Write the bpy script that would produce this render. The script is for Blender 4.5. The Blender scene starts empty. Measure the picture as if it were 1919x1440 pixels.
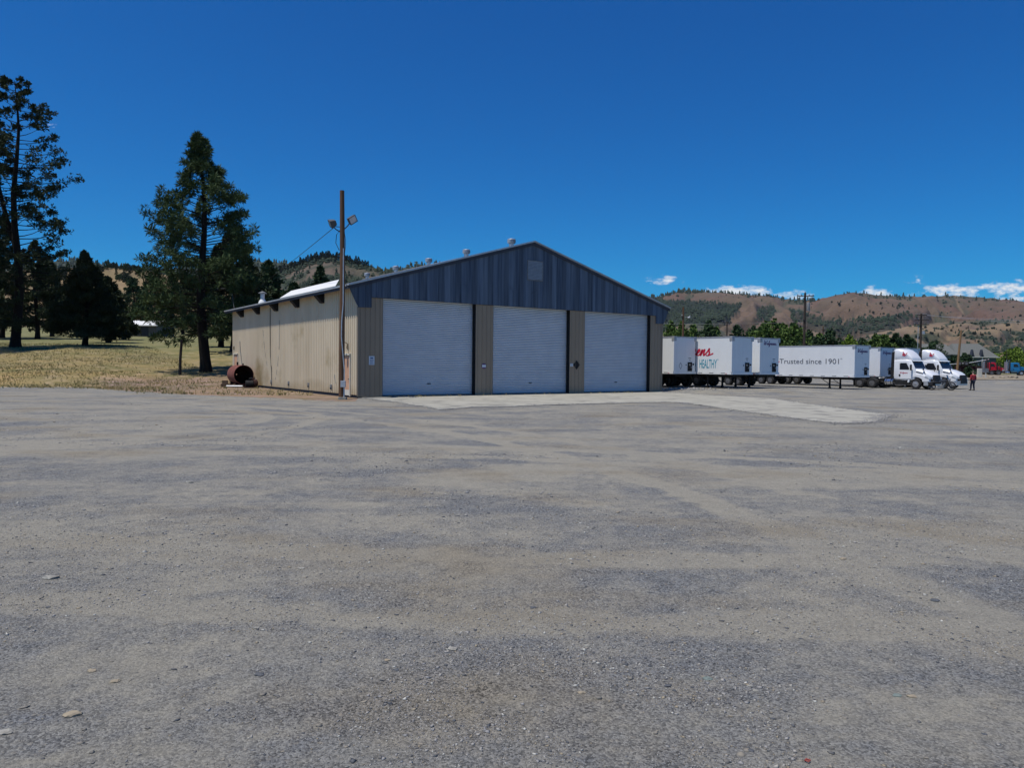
import bpy, bmesh, math, random
import numpy as np
from math import sin, cos, pi, radians, sqrt, atan2
from mathutils import Vector, Matrix

S = bpy.context.scene
COL = S.collection
# ------------------------------------------------------------------ camera, sky, sun, exposure
F_PX, PITCH, ROLL, CAM_H = 1376.0, 0.02706, 0.00997, 2.0      # focal length in photo pixels (1919 wide)
cam_d = bpy.data.cameras.new('camera'); cam = bpy.data.objects.new('camera', cam_d); COL.objects.link(cam)
cam_d.sensor_width = 36; cam_d.lens = 36 * F_PX / 1919; cam_d.clip_start = 0.1; cam_d.clip_end = 20000
_R0 = Vector((1, 0, 0)); _F0 = Vector((0, cos(PITCH), -sin(PITCH))); _U0 = Vector((0, sin(PITCH), cos(PITCH)))
CR = (_R0 * cos(ROLL) + _U0 * sin(ROLL)); CU = (-_R0 * sin(ROLL) + _U0 * cos(ROLL)); CF = _F0
M = Matrix((CR, CU, -CF)).transposed().to_4x4(); M.translation = Vector((0, 0, CAM_H)); cam.matrix_world = M
S.camera = cam

AB = 0.6075                                   # heading of the shed's front wall
UB = Vector((cos(AB), sin(AB), 0)); VB = Vector((-sin(AB), cos(AB), 0))
SUN_EL, SUN_PHI = radians(69), AB - radians(2.2)
SUN = Vector((-cos(SUN_PHI) * cos(SUN_EL), -sin(SUN_PHI) * cos(SUN_EL), sin(SUN_EL)))
sd = bpy.data.lights.new('sun', 'SUN'); sd.energy = 4.2; sd.angle = radians(0.53); sd.color = (1, 0.94, 0.84)
so = bpy.data.objects.new('sun', sd); COL.objects.link(so); so.rotation_euler = SUN.to_track_quat('Z', 'Y').to_euler()

world = bpy.data.worlds.new('World'); S.world = world; world.use_nodes = True
wt = world.node_tree; wt.nodes.clear()
def wn(t, **k):
    n = wt.nodes.new(t)
    for a, b in k.items(): setattr(n, a, b)
    return n
sky = wn('ShaderNodeTexSky', sky_type='NISHITA'); sky.sun_disc = False
sky.sun_elevation = SUN_EL; sky.sun_rotation = atan2(SUN.x, SUN.y); sky.altitude = 900
sky.air_density = 1.0; sky.dust_density = 0.25; sky.ozone_density = 4.0
sps = wn('ShaderNodeSeparateColor'); cbs = wn('ShaderNodeCombineColor'); wt.links.new(sky.outputs[0], sps.inputs[0])
for i_, (g_, k_) in enumerate(((1.1, .055), (1.2, .455), (.97, 1.07))):      # deep mountain-air blue
    pw = wn('ShaderNodeMath', operation='POWER'); pw.inputs[1].default_value = g_; wt.links.new(sps.outputs[i_], pw.inputs[0])
    ml = wn('ShaderNodeMath', operation='MULTIPLY'); ml.inputs[1].default_value = k_; wt.links.new(pw.outputs[0], ml.inputs[0]); wt.links.new(ml.outputs[0], cbs.inputs[i_])
bgn = wn('ShaderNodeBackground'); bgn.inputs['Strength'].default_value = 0.1
outn = wn('ShaderNodeOutputWorld'); wt.links.new(bgn.outputs[0], outn.inputs['Surface'])
S.view_settings.view_transform = 'Standard'; S.view_settings.look = 'None'
S.view_settings.exposure = 0.0; S.view_settings.gamma = 1.0
HAZE = 2.0e-5
S.cycles.max_bounces = 6; S.cycles.volume_bounces = 0; S.cycles.use_denoising = True

def ray(px, py):
    d = CR * ((px - 959.5) / F_PX) - CU * ((py - 720) / F_PX) + CF
    return d
def at(px, py, D):                             # photo pixel at depth D (metres forward) -> world point
    d = ray(px, py); return Vector((0, 0, CAM_H)) + d * (D / d.y)
def on_z(px, py, z=0.0):
    d = ray(px, py); return Vector((0, 0, CAM_H)) + d * ((z - CAM_H) / d.z)

# clouds: part of the sky, laid out by compass direction low over the right-hand hills
geo = wn('ShaderNodeNewGeometry'); nz = wn('ShaderNodeVectorMath', operation='SCALE'); nz.inputs['Scale'].default_value = -1
wt.links.new(geo.outputs['Incoming'], nz.inputs[0])
def vmath(op, a, b=None):
    n = wn('ShaderNodeVectorMath', operation=op)
    for i, q in enumerate((a, b)):
        if q is None: continue
        if isinstance(q, (tuple, list, Vector)): n.inputs[i].default_value = tuple(q)
        else: wt.links.new(q, n.inputs[i])
    return n
def fmath(op, a, b=None, clamp=False):
    n = wn('ShaderNodeMath', operation=op); n.use_clamp = clamp
    for i, q in enumerate((a, b)):
        if q is None: continue
        if isinstance(q, (int, float)): n.inputs[i].default_value = q
        else: wt.links.new(q, n.inputs[i])
    return n.outputs[0]
sepd = wn('ShaderNodeSeparateXYZ'); wt.links.new(nz.outputs[0], sepd.inputs[0])
tb = fmath('DIVIDE', sepd.outputs[0], sepd.outputs[1])          # tan of bearing
te = fmath('DIVIDE', sepd.outputs[2], sepd.outputs[1])          # slope of elevation
cmb = wn('ShaderNodeCombineXYZ'); wt.links.new(tb, cmb.inputs[0]); wt.links.new(te, cmb.inputs[1])
cn = wn('ShaderNodeTexNoise'); cn.inputs['Scale'].default_value = 1.0; cn.inputs['Detail'].default_value = 7; cn.inputs['Roughness'].default_value = 0.62
mp = wn('ShaderNodeMapping'); mp.inputs['Scale'].default_value = (46, 105, 1)
wt.links.new(cmb.outputs[0], mp.inputs[0]); wt.links.new(mp.outputs[0], cn.inputs['Vector'])
fwd = fmath('GREATER_THAN', sepd.outputs[1], 0.05)
total = None
CLOUDS = [(1242, 525, 34, 8, .75), (1215, 464, 14, 5, .35), (1385, 546, 62, 13, 1.0), (1490, 553, 42, 10, .85), (1640, 550, 34, 13, 1.0),
          (1719, 526, 30, 8, .4), (1785, 548, 58, 14, .9), (1885, 539, 52, 15, .95), (1700, 557, 60, 8, .5), (1905, 560, 40, 8, .8), (1960, 545, 50, 16, .9),
          (96, 242, 13, 13, .5), (1665, 327, 16, 8, .22), (1522, 519, 10, 5, .3), (2050, 530, 70, 26, .9), (-80, 470, 50, 12, .7)]
for (cx, cy, rx, ry, am) in CLOUDS:
    d = ray(cx, cy); bx_, by_ = d.x / d.y, d.z / d.y
    e1 = fmath('MULTIPLY', fmath('SUBTRACT', tb, bx_), F_PX / rx); e2 = fmath('MULTIPLY', fmath('SUBTRACT', te, by_), F_PX / ry)
    q = fmath('ADD', fmath('MULTIPLY', e1, e1), fmath('MULTIPLY', e2, e2))
    m = fmath('MULTIPLY', fmath('SUBTRACT', 1.0, fmath('MULTIPLY', q, .55), True), am)
    total = m if total is None else fmath('MAXIMUM', total, m)
cl = fmath('ADD', fmath('MULTIPLY', total, 1.25), fmath('MULTIPLY', fmath('SUBTRACT', cn.outputs[0], .62), 4.2))
cl = fmath('MULTIPLY', fmath('MULTIPLY', fmath('MULTIPLY', cl, fmath('GREATER_THAN', total, 0.001)), 1.1, True), fwd, True)
cl = fmath('MULTIPLY', cl, fmath('MULTIPLY', total, 3.0, True))
cmix = wn('ShaderNodeMix', data_type='RGBA')
wt.links.new(cl, cmix.inputs[0]); wt.links.new(cbs.outputs[0], cmix.inputs[6]); cmix.inputs[7].default_value = (8.0, 8.4, 8.9, 1)
wt.links.new(cmix.outputs[2], bgn.inputs['Color'])

# ------------------------------------------------------------------ helpers
rng = np.random.default_rng(7); random.seed(7)
def sm(a, b, x):
    t = np.clip((x - a) / (b - a), 0, 1); return t * t * (3 - 2 * t)
_pt = np.random.default_rng(3).random((256, 256))
def vnoise(x, y):
    x = np.asarray(x, float); y = np.asarray(y, float)
    xi = np.floor(x).astype(int); yi = np.floor(y).astype(int); fx = x - xi; fy = y - yi
    fx = fx * fx * (3 - 2 * fx); fy = fy * fy * (3 - 2 * fy)
    g = lambda i, j: _pt[(xi + i) & 255, (yi + j) & 255]
    return (g(0, 0) * (1 - fx) + g(1, 0) * fx) * (1 - fy) + (g(0, 1) * (1 - fx) + g(1, 1) * fx) * fy
def fbm(x, y, o=4):
    r = 0; a = .5
    for i in range(o):
        r = r + a * (vnoise(x + 17.3 * i, y - 9.1 * i) - .5); x = x * 2.03; y = y * 2.03; a *= .5
    return r * 2
_PY = [-100, 53, 58, 65, 78, 90, 120, 150, 200, 230, 300, 400, 600]
_PZ = [0, 0, .42, 1.1, 2.2, 3.5, 5.2, 7, 10, 12.2, 15, 17, 18]
def terrain(x, y):
    x = np.asarray(x, float); y = np.asarray(y, float)
    yy = np.maximum(y, 1.0); b = x / yy
    sh = 5 * sm(-.62, -.42, b)
    left = np.interp(y - sh, _PY, _PZ) * (1 - sm(-.40, .12, b)) * sm(20, 50, y)
    right = np.interp(y, [0, 95, 105, 150, 220, 2000], [0, 0, .5, .86, 1, 1]) * sm(.12, .3, b)
    r = np.hypot(x - 17.5, y - 62.5); bump = .24 * (1 - sm(6.8, 10.5, r))
    und = .10 * fbm(x * .03 + 5, y * .03) * sm(52, 70, y) + .05 * fbm(x * .3, y * .3) * sm(56, 66, y) * sm(-.3, -.4, b)
    return left + right + bump + und
def tz(x, y): return float(terrain(x, y))
def gp(px, D):                                  # ground point seen at photo column px, depth D
    p = at(px, 690, D); return Vector((p.x, p.y, tz(p.x, p.y)))

def tag(o, label=None, cat=None, group=None, kind=None):
    if label: o['label'] = label
    if cat: o['category'] = cat
    if group: o['group'] = group
    if kind: o['kind'] = kind
    return o
def empty(name, loc=(0, 0, 0), rz=0.0, parent=None):
    o = bpy.data.objects.new(name, None); COL.objects.link(o); o.location = loc; o.rotation_euler = (0, 0, rz)
    if parent: o.parent = parent
    return o
def copy_tree(o, parent=None, loc=None, rz=None, scale=None):
    c = o.copy(); COL.objects.link(c)
    if parent: c.parent = parent
    if loc is not None: c.location = loc
    if rz is not None: c.rotation_euler = (0, 0, rz)
    if scale is not None: c.scale = scale if hasattr(scale, '__len__') else (scale,) * 3
    for ch in list(o.children): copy_tree(ch, c)
    return c
def npmesh(name, V, Fc, mat, parent=None, smooth=False, loc=None, cols=None):
    V = np.asarray(V, np.float32).reshape(-1, 3); Fc = np.asarray(Fc, np.int32); k = Fc.shape[1]
    me = bpy.data.meshes.new(name); me.vertices.add(len(V)); me.vertices.foreach_set('co', V.ravel())
    me.loops.add(Fc.size); me.loops.foreach_set('vertex_index', Fc.ravel())
    me.polygons.add(len(Fc)); me.polygons.foreach_set('loop_start', np.arange(0, Fc.size, k, dtype=np.int32))
    try: me.polygons.foreach_set('loop_total', np.full(len(Fc), k, np.int32))
    except Exception: pass
    if cols is not None:
        a = me.attributes.new('Col', 'FLOAT_COLOR', 'POINT'); c = np.ones((len(V), 4), np.float32); c[:, :3] = cols; a.data.foreach_set('color', c.ravel())
    me.update(calc_edges=True); me.validate()
    if smooth: me.polygons.foreach_set('use_smooth', np.ones(len(me.polygons), bool))
    me.materials.append(mat)
    o = bpy.data.objects.new(name, me); COL.objects.link(o)
    if parent: o.parent = parent
    if loc is not None: o.location = loc
    return o
def grid_faces(n, m):
    i = np.arange(n - 1)[:, None]; j = np.arange(m - 1)[None, :]
    a = (i * m + j).ravel(); return np.stack([a, a + 1, a + m + 1, a + m], 1)

class MB:
    def __init__(s): s.v = []; s.f = []; s.m = []
    def add(s, vs, fs, mi=0):
        k = len(s.v); s.v += [tuple(v) for v in vs]; s.f += [tuple(i + k for i in f) for f in fs]; s.m += [mi] * len(fs); return s
    def box(s, x0, x1, y0, y1, z0, z1, mi=0):
        vs = [(x, y, z) for z in (z0, z1) for y in (y0, y1) for x in (x0, x1)]
        return s.add(vs, [(0, 2, 3, 1), (4, 5, 7, 6), (0, 1, 5, 4), (2, 6, 7, 3), (0, 4, 6, 2), (1, 3, 7, 5)], mi)
    def tube(s, pts, r, n=8, mi=0, cap=True):
        pts = [Vector(p) for p in pts]; rr = r if hasattr(r, '__len__') else [r] * len(pts); rings = []
        for i, p in enumerate(pts):
            d = (pts[min(i + 1, len(pts) - 1)] - pts[max(i - 1, 0)]).normalized()
            a = d.cross(Vector((0, 0, 1)) if abs(d.z) < .9 else Vector((1, 0, 0))).normalized(); b = d.cross(a)
            rings.append([p + (a * cos(2 * pi * k / n) + b * sin(2 * pi * k / n)) * rr[i] for k in range(n)])
        return s.loft(rings, mi, cap)
    def loft(s, rings, mi=0, cap=True):
        n = len(rings[0]); k = len(s.v)
        for r in rings: s.v += [tuple(q) for q in r]
        for i in range(len(rings) - 1):
            for j in range(n):
                s.f.append((k + i * n + j, k + i * n + (j + 1) % n, k + (i + 1) * n + (j + 1) % n, k + (i + 1) * n + j)); s.m.append(mi)
        if cap:
            s.f.append(tuple(k + j for j in reversed(range(n)))); s.m.append(mi)
            s.f.append(tuple(k + (len(rings) - 1) * n + j for j in range(n))); s.m.append(mi)
        return s
    def prism(s, poly, off, mi=0):              # polygon (3-D points) swept by vector off
        n = len(poly); off = Vector(off); a = [Vector(p) for p in poly]; b = [p + off for p in a]
        return s.add(a + b, [tuple(range(n))] + [tuple(reversed(range(n, 2 * n)))] + [(i, i + n, (i + 1) % n + n, (i + 1) % n) for i in range(n)], mi)
    def cyl(s, p0, p1, r, n=16, mi=0): return s.tube([p0, p1], r, n, mi)
    def build(s, name, mats, parent=None, bevel=0, smooth=False, seg=2):
        me = bpy.data.meshes.new(name); me.from_pydata(s.v, [], s.f)
        mats = mats if isinstance(mats, (list, tuple)) else [mats]
        for m in mats: me.materials.append(m)
        me.polygons.foreach_set('material_index', s.m)
        bm = bmesh.new(); bm.from_mesh(me); bmesh.ops.recalc_face_normals(bm, faces=bm.faces)
        if bevel: bmesh.ops.bevel(bm, geom=[e for e in bm.edges if len(e.link_faces) == 2 and e.calc_face_angle(0) > .5], offset=bevel, segments=seg, profile=.5, affect='EDGES', clamp_overlap=True)
        if smooth:
            for f in bm.faces: f.smooth = True
            for e in bm.edges:
                if len(e.link_faces) == 2 and e.calc_face_angle(0) > .7: e.smooth = False
        bm.to_mesh(me); bm.free()
        o = bpy.data.objects.new(name, me); COL.objects.link(o)
        if parent: o.parent = parent
        return o

# ------------------------------------------------------------------ materials
def mat(name, c1, c2=None, scale=3.0, stretch=(1, 1, 1), detail=5, lo=.35, hi=.65, rough=.8, metal=0.0, bump=0.0, bscale=30, bdist=.01, bstretch=None, spec=.3, attr=False, trans=0, c3=None, s3=1.0, t3=(.55, .65)):
    m = bpy.data.materials.new(name); m.use_nodes = True; nt = m.node_tree; P = nt.nodes['Principled BSDF']; L = nt.links
    P.inputs['Roughness'].default_value = rough; P.inputs['Metallic'].default_value = metal; P.inputs['Specular IOR Level'].default_value = spec
    tc = nt.nodes.new('ShaderNodeTexCoord'); src = tc.outputs['Object']
    def noise(sc, st, dt):
        mp = nt.nodes.new('ShaderNodeMapping'); mp.inputs['Scale'].default_value = st; L.new(src, mp.inputs[0])
        n = nt.nodes.new('ShaderNodeTexNoise'); n.inputs['Scale'].default_value = sc; n.inputs['Detail'].default_value = dt; n.inputs['Roughness'].default_value = .6
        L.new(mp.outputs[0], n.inputs['Vector']); return n.outputs[0]
    c2 = c2 or tuple(min(1, q * 1.15) for q in c1)
    mr = nt.nodes.new('ShaderNodeMapRange'); mr.inputs[1].default_value = lo; mr.inputs[2].default_value = hi; L.new(noise(scale, stretch, detail), mr.inputs[0])
    mx = nt.nodes.new('ShaderNodeMix'); mx.data_type = 'RGBA'; L.new(mr.outputs[0], mx.inputs[0]); mx.inputs[6].default_value = (*c1, 1); mx.inputs[7].default_value = (*c2, 1)
    last = mx.outputs[2]
    if c3:
        mr3 = nt.nodes.new('ShaderNodeMapRange'); mr3.inputs[1].default_value = t3[0]; mr3.inputs[2].default_value = t3[1]; L.new(noise(s3, (1, 1, 1), 6), mr3.inputs[0])
        m3 = nt.nodes.new('ShaderNodeMix'); m3.data_type = 'RGBA'; L.new(mr3.outputs[0], m3.inputs[0]); L.new(last, m3.inputs[6]); m3.inputs[7].default_value = (*c3, 1); last = m3.outputs[2]
    if attr:
        at_ = nt.nodes.new('ShaderNodeAttribute'); at_.attribute_name = 'Col'
        mm = nt.nodes.new('ShaderNodeMix'); mm.data_type = 'RGBA'; mm.blend_type = 'MULTIPLY'; mm.inputs[0].default_value = 1; L.new(last, mm.inputs[6]); L.new(at_.outputs['Color'], mm.inputs[7]); last = mm.outputs[2]
    L.new(last, P.inputs['Base Color'])
    if bump:
        bp = nt.nodes.new('ShaderNodeBump'); bp.inputs['Strength'].default_value = bump; bp.inputs['Distance'].default_value = bdist
        L.new(noise(bscale, bstretch or (1, 1, 1), 4), bp.inputs['Height']); L.new(bp.outputs[0], P.inputs['Normal'])
    return m

def gravel_mat():
    m = bpy.data.materials.new('gravel'); m.use_nodes = True; nt = m.node_tree; P = nt.nodes['Principled BSDF']; L = nt.links
    P.inputs['Roughness'].default_value = .95; P.inputs['Specular IOR Level'].default_value = .15
    N = lambda t: nt.nodes.new(t)
    tc = N('ShaderNodeTexCoord'); src = tc.outputs['Object']
    def mp(st, rz=0, loc=(0, 0, 0)):
        q = N('ShaderNodeMapping'); q.inputs['Scale'].default_value = st; q.inputs['Rotation'].default_value = (0, 0, rz); q.inputs['Location'].default_value = loc; L.new(src, q.inputs[0]); return q.outputs[0]
    def noise(v, sc, dt, ro=.6, dist=0):
        n = N('ShaderNodeTexNoise'); n.inputs['Scale'].default_value = sc; n.inputs['Detail'].default_value = dt; n.inputs['Roughness'].default_value = ro; n.inputs['Distortion'].default_value = dist; L.new(v, n.inputs['Vector']); return n.outputs[0]
    def rng_(v, a, b, c=0, d=1):
        n = N('ShaderNodeMapRange'); n.inputs[1].default_value = a; n.inputs[2].default_value = b; n.inputs[3].default_value = c; n.inputs[4].default_value = d; L.new(v, n.inputs[0]); return n.outputs[0]
    def mix(f, a, b, bt='MIX'):
        n = N('ShaderNodeMix'); n.data_type = 'RGBA'; n.blend_type = bt
        for i, q in ((0, f), (6, a), (7, b)):
            if isinstance(q, tuple): n.inputs[i].default_value = (*q, 1)
            elif isinstance(q, (int, float)): n.inputs[i].default_value = q
            else: L.new(q, n.inputs[i])
        return n.outputs[2]
    def mth(op, a, b):
        n = N('ShaderNodeMath'); n.operation = op
        for i, q in ((0, a), (1, b)):
            if isinstance(q, (int, float)): n.inputs[i].default_value = q
            else: L.new(q, n.inputs[i])
        return n.outputs[0]
    tracks = noise(mp((.09, .26, 1), -.30), 1.0, 7, .64, 1.6)       # swept bands left by tyres
    tracks2 = noise(mp((.5, .05, 1), -.9), 1.0, 5, .6, .6)
    patch = noise(mp((1, 1, 1)), .55, 6, .65)
    fine = noise(mp((1, 1, 1)), 4.0, 6, .7)
    arcs = None                                   # swept tyre tracks: pairs of wheel lines along big circles
    for (cx, cy, rr) in ((-16, 24, 7.5), (-16, 24, 9.4), (-6, -14, 30), (-6, -14, 31.9), (24, 4, 13.2), (24, 4, 15.1), (30, -2, 22.5), (30, -2, 24.4), (2, 46, 38.5), (2, 46, 40.4), (-30, 2, 34), (-30, 2, 35.9)):
        vd = N('ShaderNodeVectorMath'); vd.operation = 'DISTANCE'; L.new(mp((1, 1, 0)), vd.inputs[0]); vd.inputs[1].default_value = (cx, cy, 0)
        wob = mth('ADD', mth('SUBTRACT', vd.outputs['Value'], rr), mth('MULTIPLY', mth('SUBTRACT', patch, .5), .8))
        ab = mth('ABSOLUTE', wob, 0); band = rng_(ab, .06, .36, 1, 0); arcs = band if arcs is None else mth('MAXIMUM', arcs, band)
    arcs = mth('MULTIPLY', arcs, rng_(noise(mp((1, 1, 1), 0, (3, 1, 0)), .3, 4), .36, .54, 0, .27))
    sandf = mth('ADD', mth('MULTIPLY', tracks, .5), mth('ADD', mth('MULTIPLY', patch, .5), mth('ADD', mth('MULTIPLY', fine, .22), arcs)))
    base = mix(rng_(sandf, .53, .67), (.170, .177, .184), (.296, .280, .236))
    base = mix(rng_(tracks2, .52, .70, 0, .5), base, (.235, .232, .212))
    base = mix(rng_(noise(mp((.6, 1, 1), .2, (9, 3, 0)), .45, 7), .52, .68, 0, .7), base, (.232, .200, .145))
    base = mix(rng_(fine, .3, .75, 0, 1), mix(.25, base, (.05, .05, .055)), base)
    # packed small stones: every stone its own tone
    w = N('ShaderNodeVectorMath'); w.operation = 'ADD'; L.new(src, w.inputs[0])
    wn_ = N('ShaderNodeTexNoise'); wn_.inputs['Scale'].default_value = 40; L.new(src, wn_.inputs['Vector'])
    ws = N('ShaderNodeVectorMath'); ws.operation = 'SCALE'; ws.inputs['Scale'].default_value = .02; L.new(wn_.outputs['Color'], ws.inputs[0]); L.new(ws.outputs[0], w.inputs[1])
    def vor(sc):
        v = N('ShaderNodeTexVoronoi'); v.inputs['Scale'].default_value = sc; L.new(w.outputs[0], v.inputs['Vector']); return v
    v1 = vor(80); v2 = vor(32)
    sp = N('ShaderNodeSeparateColor'); L.new(v1.outputs['Color'], sp.inputs[0])
    sp2 = N('ShaderNodeSeparateColor'); L.new(v2.outputs['Color'], sp2.inputs[0])
    gravelly = rng_(sandf, .50, .66, 1, .3)
    tone = mix(sp.outputs[0], (.30, .30, .30), (1.92, 1.9, 1.85))
    base = mix(gravelly, base, mix(1.0, base, tone, 'MULTIPLY'))
    big = mth('MULTIPLY', rng_(sp2.outputs[0], .80, .84), rng_(v2.outputs['Distance'], .42, .5, 1, 0))
    big = mth('MULTIPLY', big, gravelly)
    stone = mix(sp2.outputs[1], (.13, .135, .14), (.36, .32, .26))
    base = mix(mth('MULTIPLY', big, .6), base, stone)
    oil = mth('MULTIPLY', rng_(noise(mp((1, 1, 1), 0, (40, 7, 0)), .9, 3), .70, .78, 0, .35), rng_(patch, .4, .6))
    base = mix(oil, base, (.06, .06, .062))
    L.new(base, P.inputs['Base Color'])
    h = mth('ADD', mth('MULTIPLY', rng_(v1.outputs['Distance'], 0, .6, 1, 0), mth('MULTIPLY', gravelly, .011)), mth('MULTIPLY', mth('MULTIPLY', rng_(v2.outputs['Distance'], 0, .5, 1, 0), big), .02))
    h = mth('ADD', h, mth('MULTIPLY', noise(mp((1, 1, 1)), 9, 8, .78), .04))
    bp = N('ShaderNodeBump'); bp.inputs['Strength'].default_value = .85; bp.inputs['Distance'].default_value = 1.0; L.new(h, bp.inputs['Height']); L.new(bp.outputs[0], P.inputs['Normal'])
    return m

M_gravel = gravel_mat()
M_field = mat('dry field', (.27, .205, .085), (.135, .128, .048), .22, (1, 1, 1), 8, .38, .66, .95, bump=1, bscale=3, bdist=.15, c3=(.33, .255, .15), s3=.9, t3=(.50, .66), attr=True)
M_land = mat('valley floor', (.16, .15, .08), (.07, .10, .04), .01, (1, 1, 1), 8, .4, .6, .95)
M_concrete = mat('concrete', (.30, .29, .245), (.40, .385, .33), .5, (1, 1, 1), 10, .3, .7, .9, bump=.6, bscale=25, bdist=.01, c3=(.20, .195, .175), s3=.9, t3=(.52, .66))
M_berm = mat('sandy berm', (.30, .255, .19), (.20, .165, .12), .7, (1, 1, 1), 8, .35, .65, .95, bump=1, bscale=3, bdist=.15)
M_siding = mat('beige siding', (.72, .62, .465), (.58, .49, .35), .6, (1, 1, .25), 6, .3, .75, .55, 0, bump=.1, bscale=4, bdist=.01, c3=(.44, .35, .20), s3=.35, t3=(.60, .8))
def wall_dirt(m, spots):
    nt = m.node_tree; L = nt.links; P = nt.nodes['Principled BSDF']; col = P.inputs['Base Color'].links[0].from_socket
    tc = nt.nodes.new('ShaderNodeTexCoord'); sp = nt.nodes.new('ShaderNodeSeparateXYZ'); L.new(tc.outputs['Object'], sp.inputs[0])
    nz_ = nt.nodes.new('ShaderNodeTexNoise'); nz_.inputs['Scale'].default_value = 1.1; nz_.inputs['Detail'].default_value = 8; nz_.inputs['Roughness'].default_value = .7; L.new(tc.outputs['Object'], nz_.inputs['Vector'])
    def M_(op, a, b, cl=False):
        q = nt.nodes.new('ShaderNodeMath'); q.operation = op; q.use_clamp = cl
        for i, w in ((0, a), (1, b)):
            if isinstance(w, (int, float)): q.inputs[i].default_value = w
            else: L.new(w, q.inputs[i])
        return q.outputs[0]
    f = M_('SUBTRACT', M_('ADD', M_('MULTIPLY', M_('SUBTRACT', .75, sp.outputs[2]), .9), nz_.outputs[0]), .52, True)     # splash line along the foot of the wall
    f = M_('MULTIPLY', f, .8, True)
    for (y, z, ry, rz, am) in spots:
        e = M_('ADD', M_('POWER', M_('DIVIDE', M_('SUBTRACT', sp.outputs[1], y), ry), 2), M_('POWER', M_('DIVIDE', M_('SUBTRACT', sp.outputs[2], z), rz), 2))
        f = M_('MAXIMUM', f, M_('MULTIPLY', M_('SUBTRACT', M_('ADD', 1.0, M_('MULTIPLY', M_('SUBTRACT', nz_.outputs[0], .5), 1.6)), e, True), am))
    mx = nt.nodes.new('ShaderNodeMix'); mx.data_type = 'RGBA'; L.new(f, mx.inputs[0]); L.new(col, mx.inputs[6]); mx.inputs[7].default_value = (.34, .235, .10, 1); L.new(mx.outputs[2], P.inputs['Base Color'])
wall_dirt(M_siding, [(19.2, .7, 1.5, 1.9, .85), (17.2, .6, .9, 1.0, .4), (7, .5, 3, .5, .35)])
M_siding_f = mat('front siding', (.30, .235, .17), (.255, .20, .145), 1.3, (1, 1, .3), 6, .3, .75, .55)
M_wood = mat('weathered blue boards', (.036, .056, .092), (.12, .16, .215), 1.0, (5, 5, .22), 6, .3, .72, .85, bump=.3, bscale=8, bdist=.01, bstretch=(4, 4, .3), c3=(.028, .036, .052), s3=.8, t3=(.66, .85))
M_trim = mat('dark trim', (.030, .036, .052), (.045, .052, .070), 4, rough=.7)
M_black = mat('black', (.012, .012, .013), (.02, .02, .022), 6, rough=.8)
M_shutter = mat('roller shutter', (.58, .62, .68), (.50, .54, .60), .8, (1, 1, 2.0), 5, .3, .7, .36, .35, spec=.5, c3=(.48, .50, .55), s3=.5, t3=(.6, .8))
M_roof = mat('roof metal', (.42, .43, .44), (.34, .35, .36), 1.5, (1, 1, 1), 5, rough=.5, metal=.3)
M_white_metal = mat('white roof sheet', (.80, .80, .78), (.72, .72, .70), 2, rough=.5)
M_galv = mat('galvanised', (.55, .56, .58), (.42, .43, .45), 5, rough=.45, metal=.5)
M_dim_galv = mat('dull grey metal', (.22, .23, .24), (.15, .155, .16), 5, rough=.6, metal=.2)
M_pole = mat('pole wood', (.16, .085, .045), (.07, .042, .028), 2, (6, 6, .35), 7, .3, .7, .9, bump=.6, bscale=6, bdist=.02, bstretch=(8, 8, .5))
M_pole_dark = mat('dark pole wood', (.06, .045, .035), (.035, .028, .024), 2, (6, 6, .35), 5, rough=.9)
M_pole_tan = mat('tan pole wood', (.27, .17, .085), (.18, .11, .06), 2, (6, 6, .35), 5, rough=.9)
M_door_tan = mat('peach door paint', (.62, .37, .24), (.52, .30, .19), 2, rough=.6)
M_cream = mat('cream paint', (.66, .64, .56), (.56, .54, .46), 3, rough=.6)
M_sign = mat('sign white', (.62, .66, .72), (.55, .60, .66), 3, rough=.5)
M_ink = mat('sign blue', (.03, .08, .22), (.04, .1, .25), 3, rough=.6)
M_purple = mat('purple ink', (.10, .03, .14), (.12, .04, .16), 3, rough=.6)
M_rust = mat('rusty tank', (.15, .048, .036), (.22, .085, .07), 2.2, (1, 1, 1), 7, .3, .7, .75, bump=.3, bscale=12, bdist=.01, c3=(.10, .04, .025), s3=3, t3=(.55, .7))
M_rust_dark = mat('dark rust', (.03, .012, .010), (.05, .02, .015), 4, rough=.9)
M_trailer = mat('trailer white', (.74, .76, .77), (.68, .70, .71), .7, (1, 1, 1), 5, .3, .7, .45, spec=.4)
M_trailer_rail = mat('trailer rail', (.40, .42, .44), (.30, .31, .33), 3, rough=.5, metal=.4)
M_red = mat('script red', (.55, .02, .05), (.50, .02, .05), 3, rough=.5)
M_cyan = mat('cyan ink', (.02, .30, .42), (.02, .27, .38), 3, rough=.5)
M_grey_ink = mat('grey ink', (.10, .11, .13), (.12, .13, .15), 3, rough=.5)
M_truck = mat('truck white', (.80, .81, .83), (.77, .78, .80), 2, rough=.22, spec=.6)
M_glass = mat('cab glass', (.012, .014, .018), (.02, .022, .028), 2, rough=.12, spec=.3)
M_chrome = mat('chrome', (.72, .73, .75), (.62, .63, .66), 3, rough=.18, metal=.95)
M_tyre = mat('tyre', (.018, .018, .019), (.035, .034, .033), 6, rough=.9)
M_rim = mat('wheel rim', (.50, .51, .53), (.36, .37, .39), 4, rough=.35, metal=.6)
M_rim_dark = mat('dull rim', (.16, .16, .165), (.10, .10, .105), 4, rough=.6, metal=.3)
M_truck_red = mat('truck red', (.42, .015, .03), (.36, .012, .025), 2, rough=.3)
M_truck_blue = mat('truck blue', (.02, .17, .36), (.02, .14, .31), 2, rough=.3)
M_lamp = mat('headlamp', (.35, .38, .42), (.5, .53, .56), 3, rough=.12, spec=.8)
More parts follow.
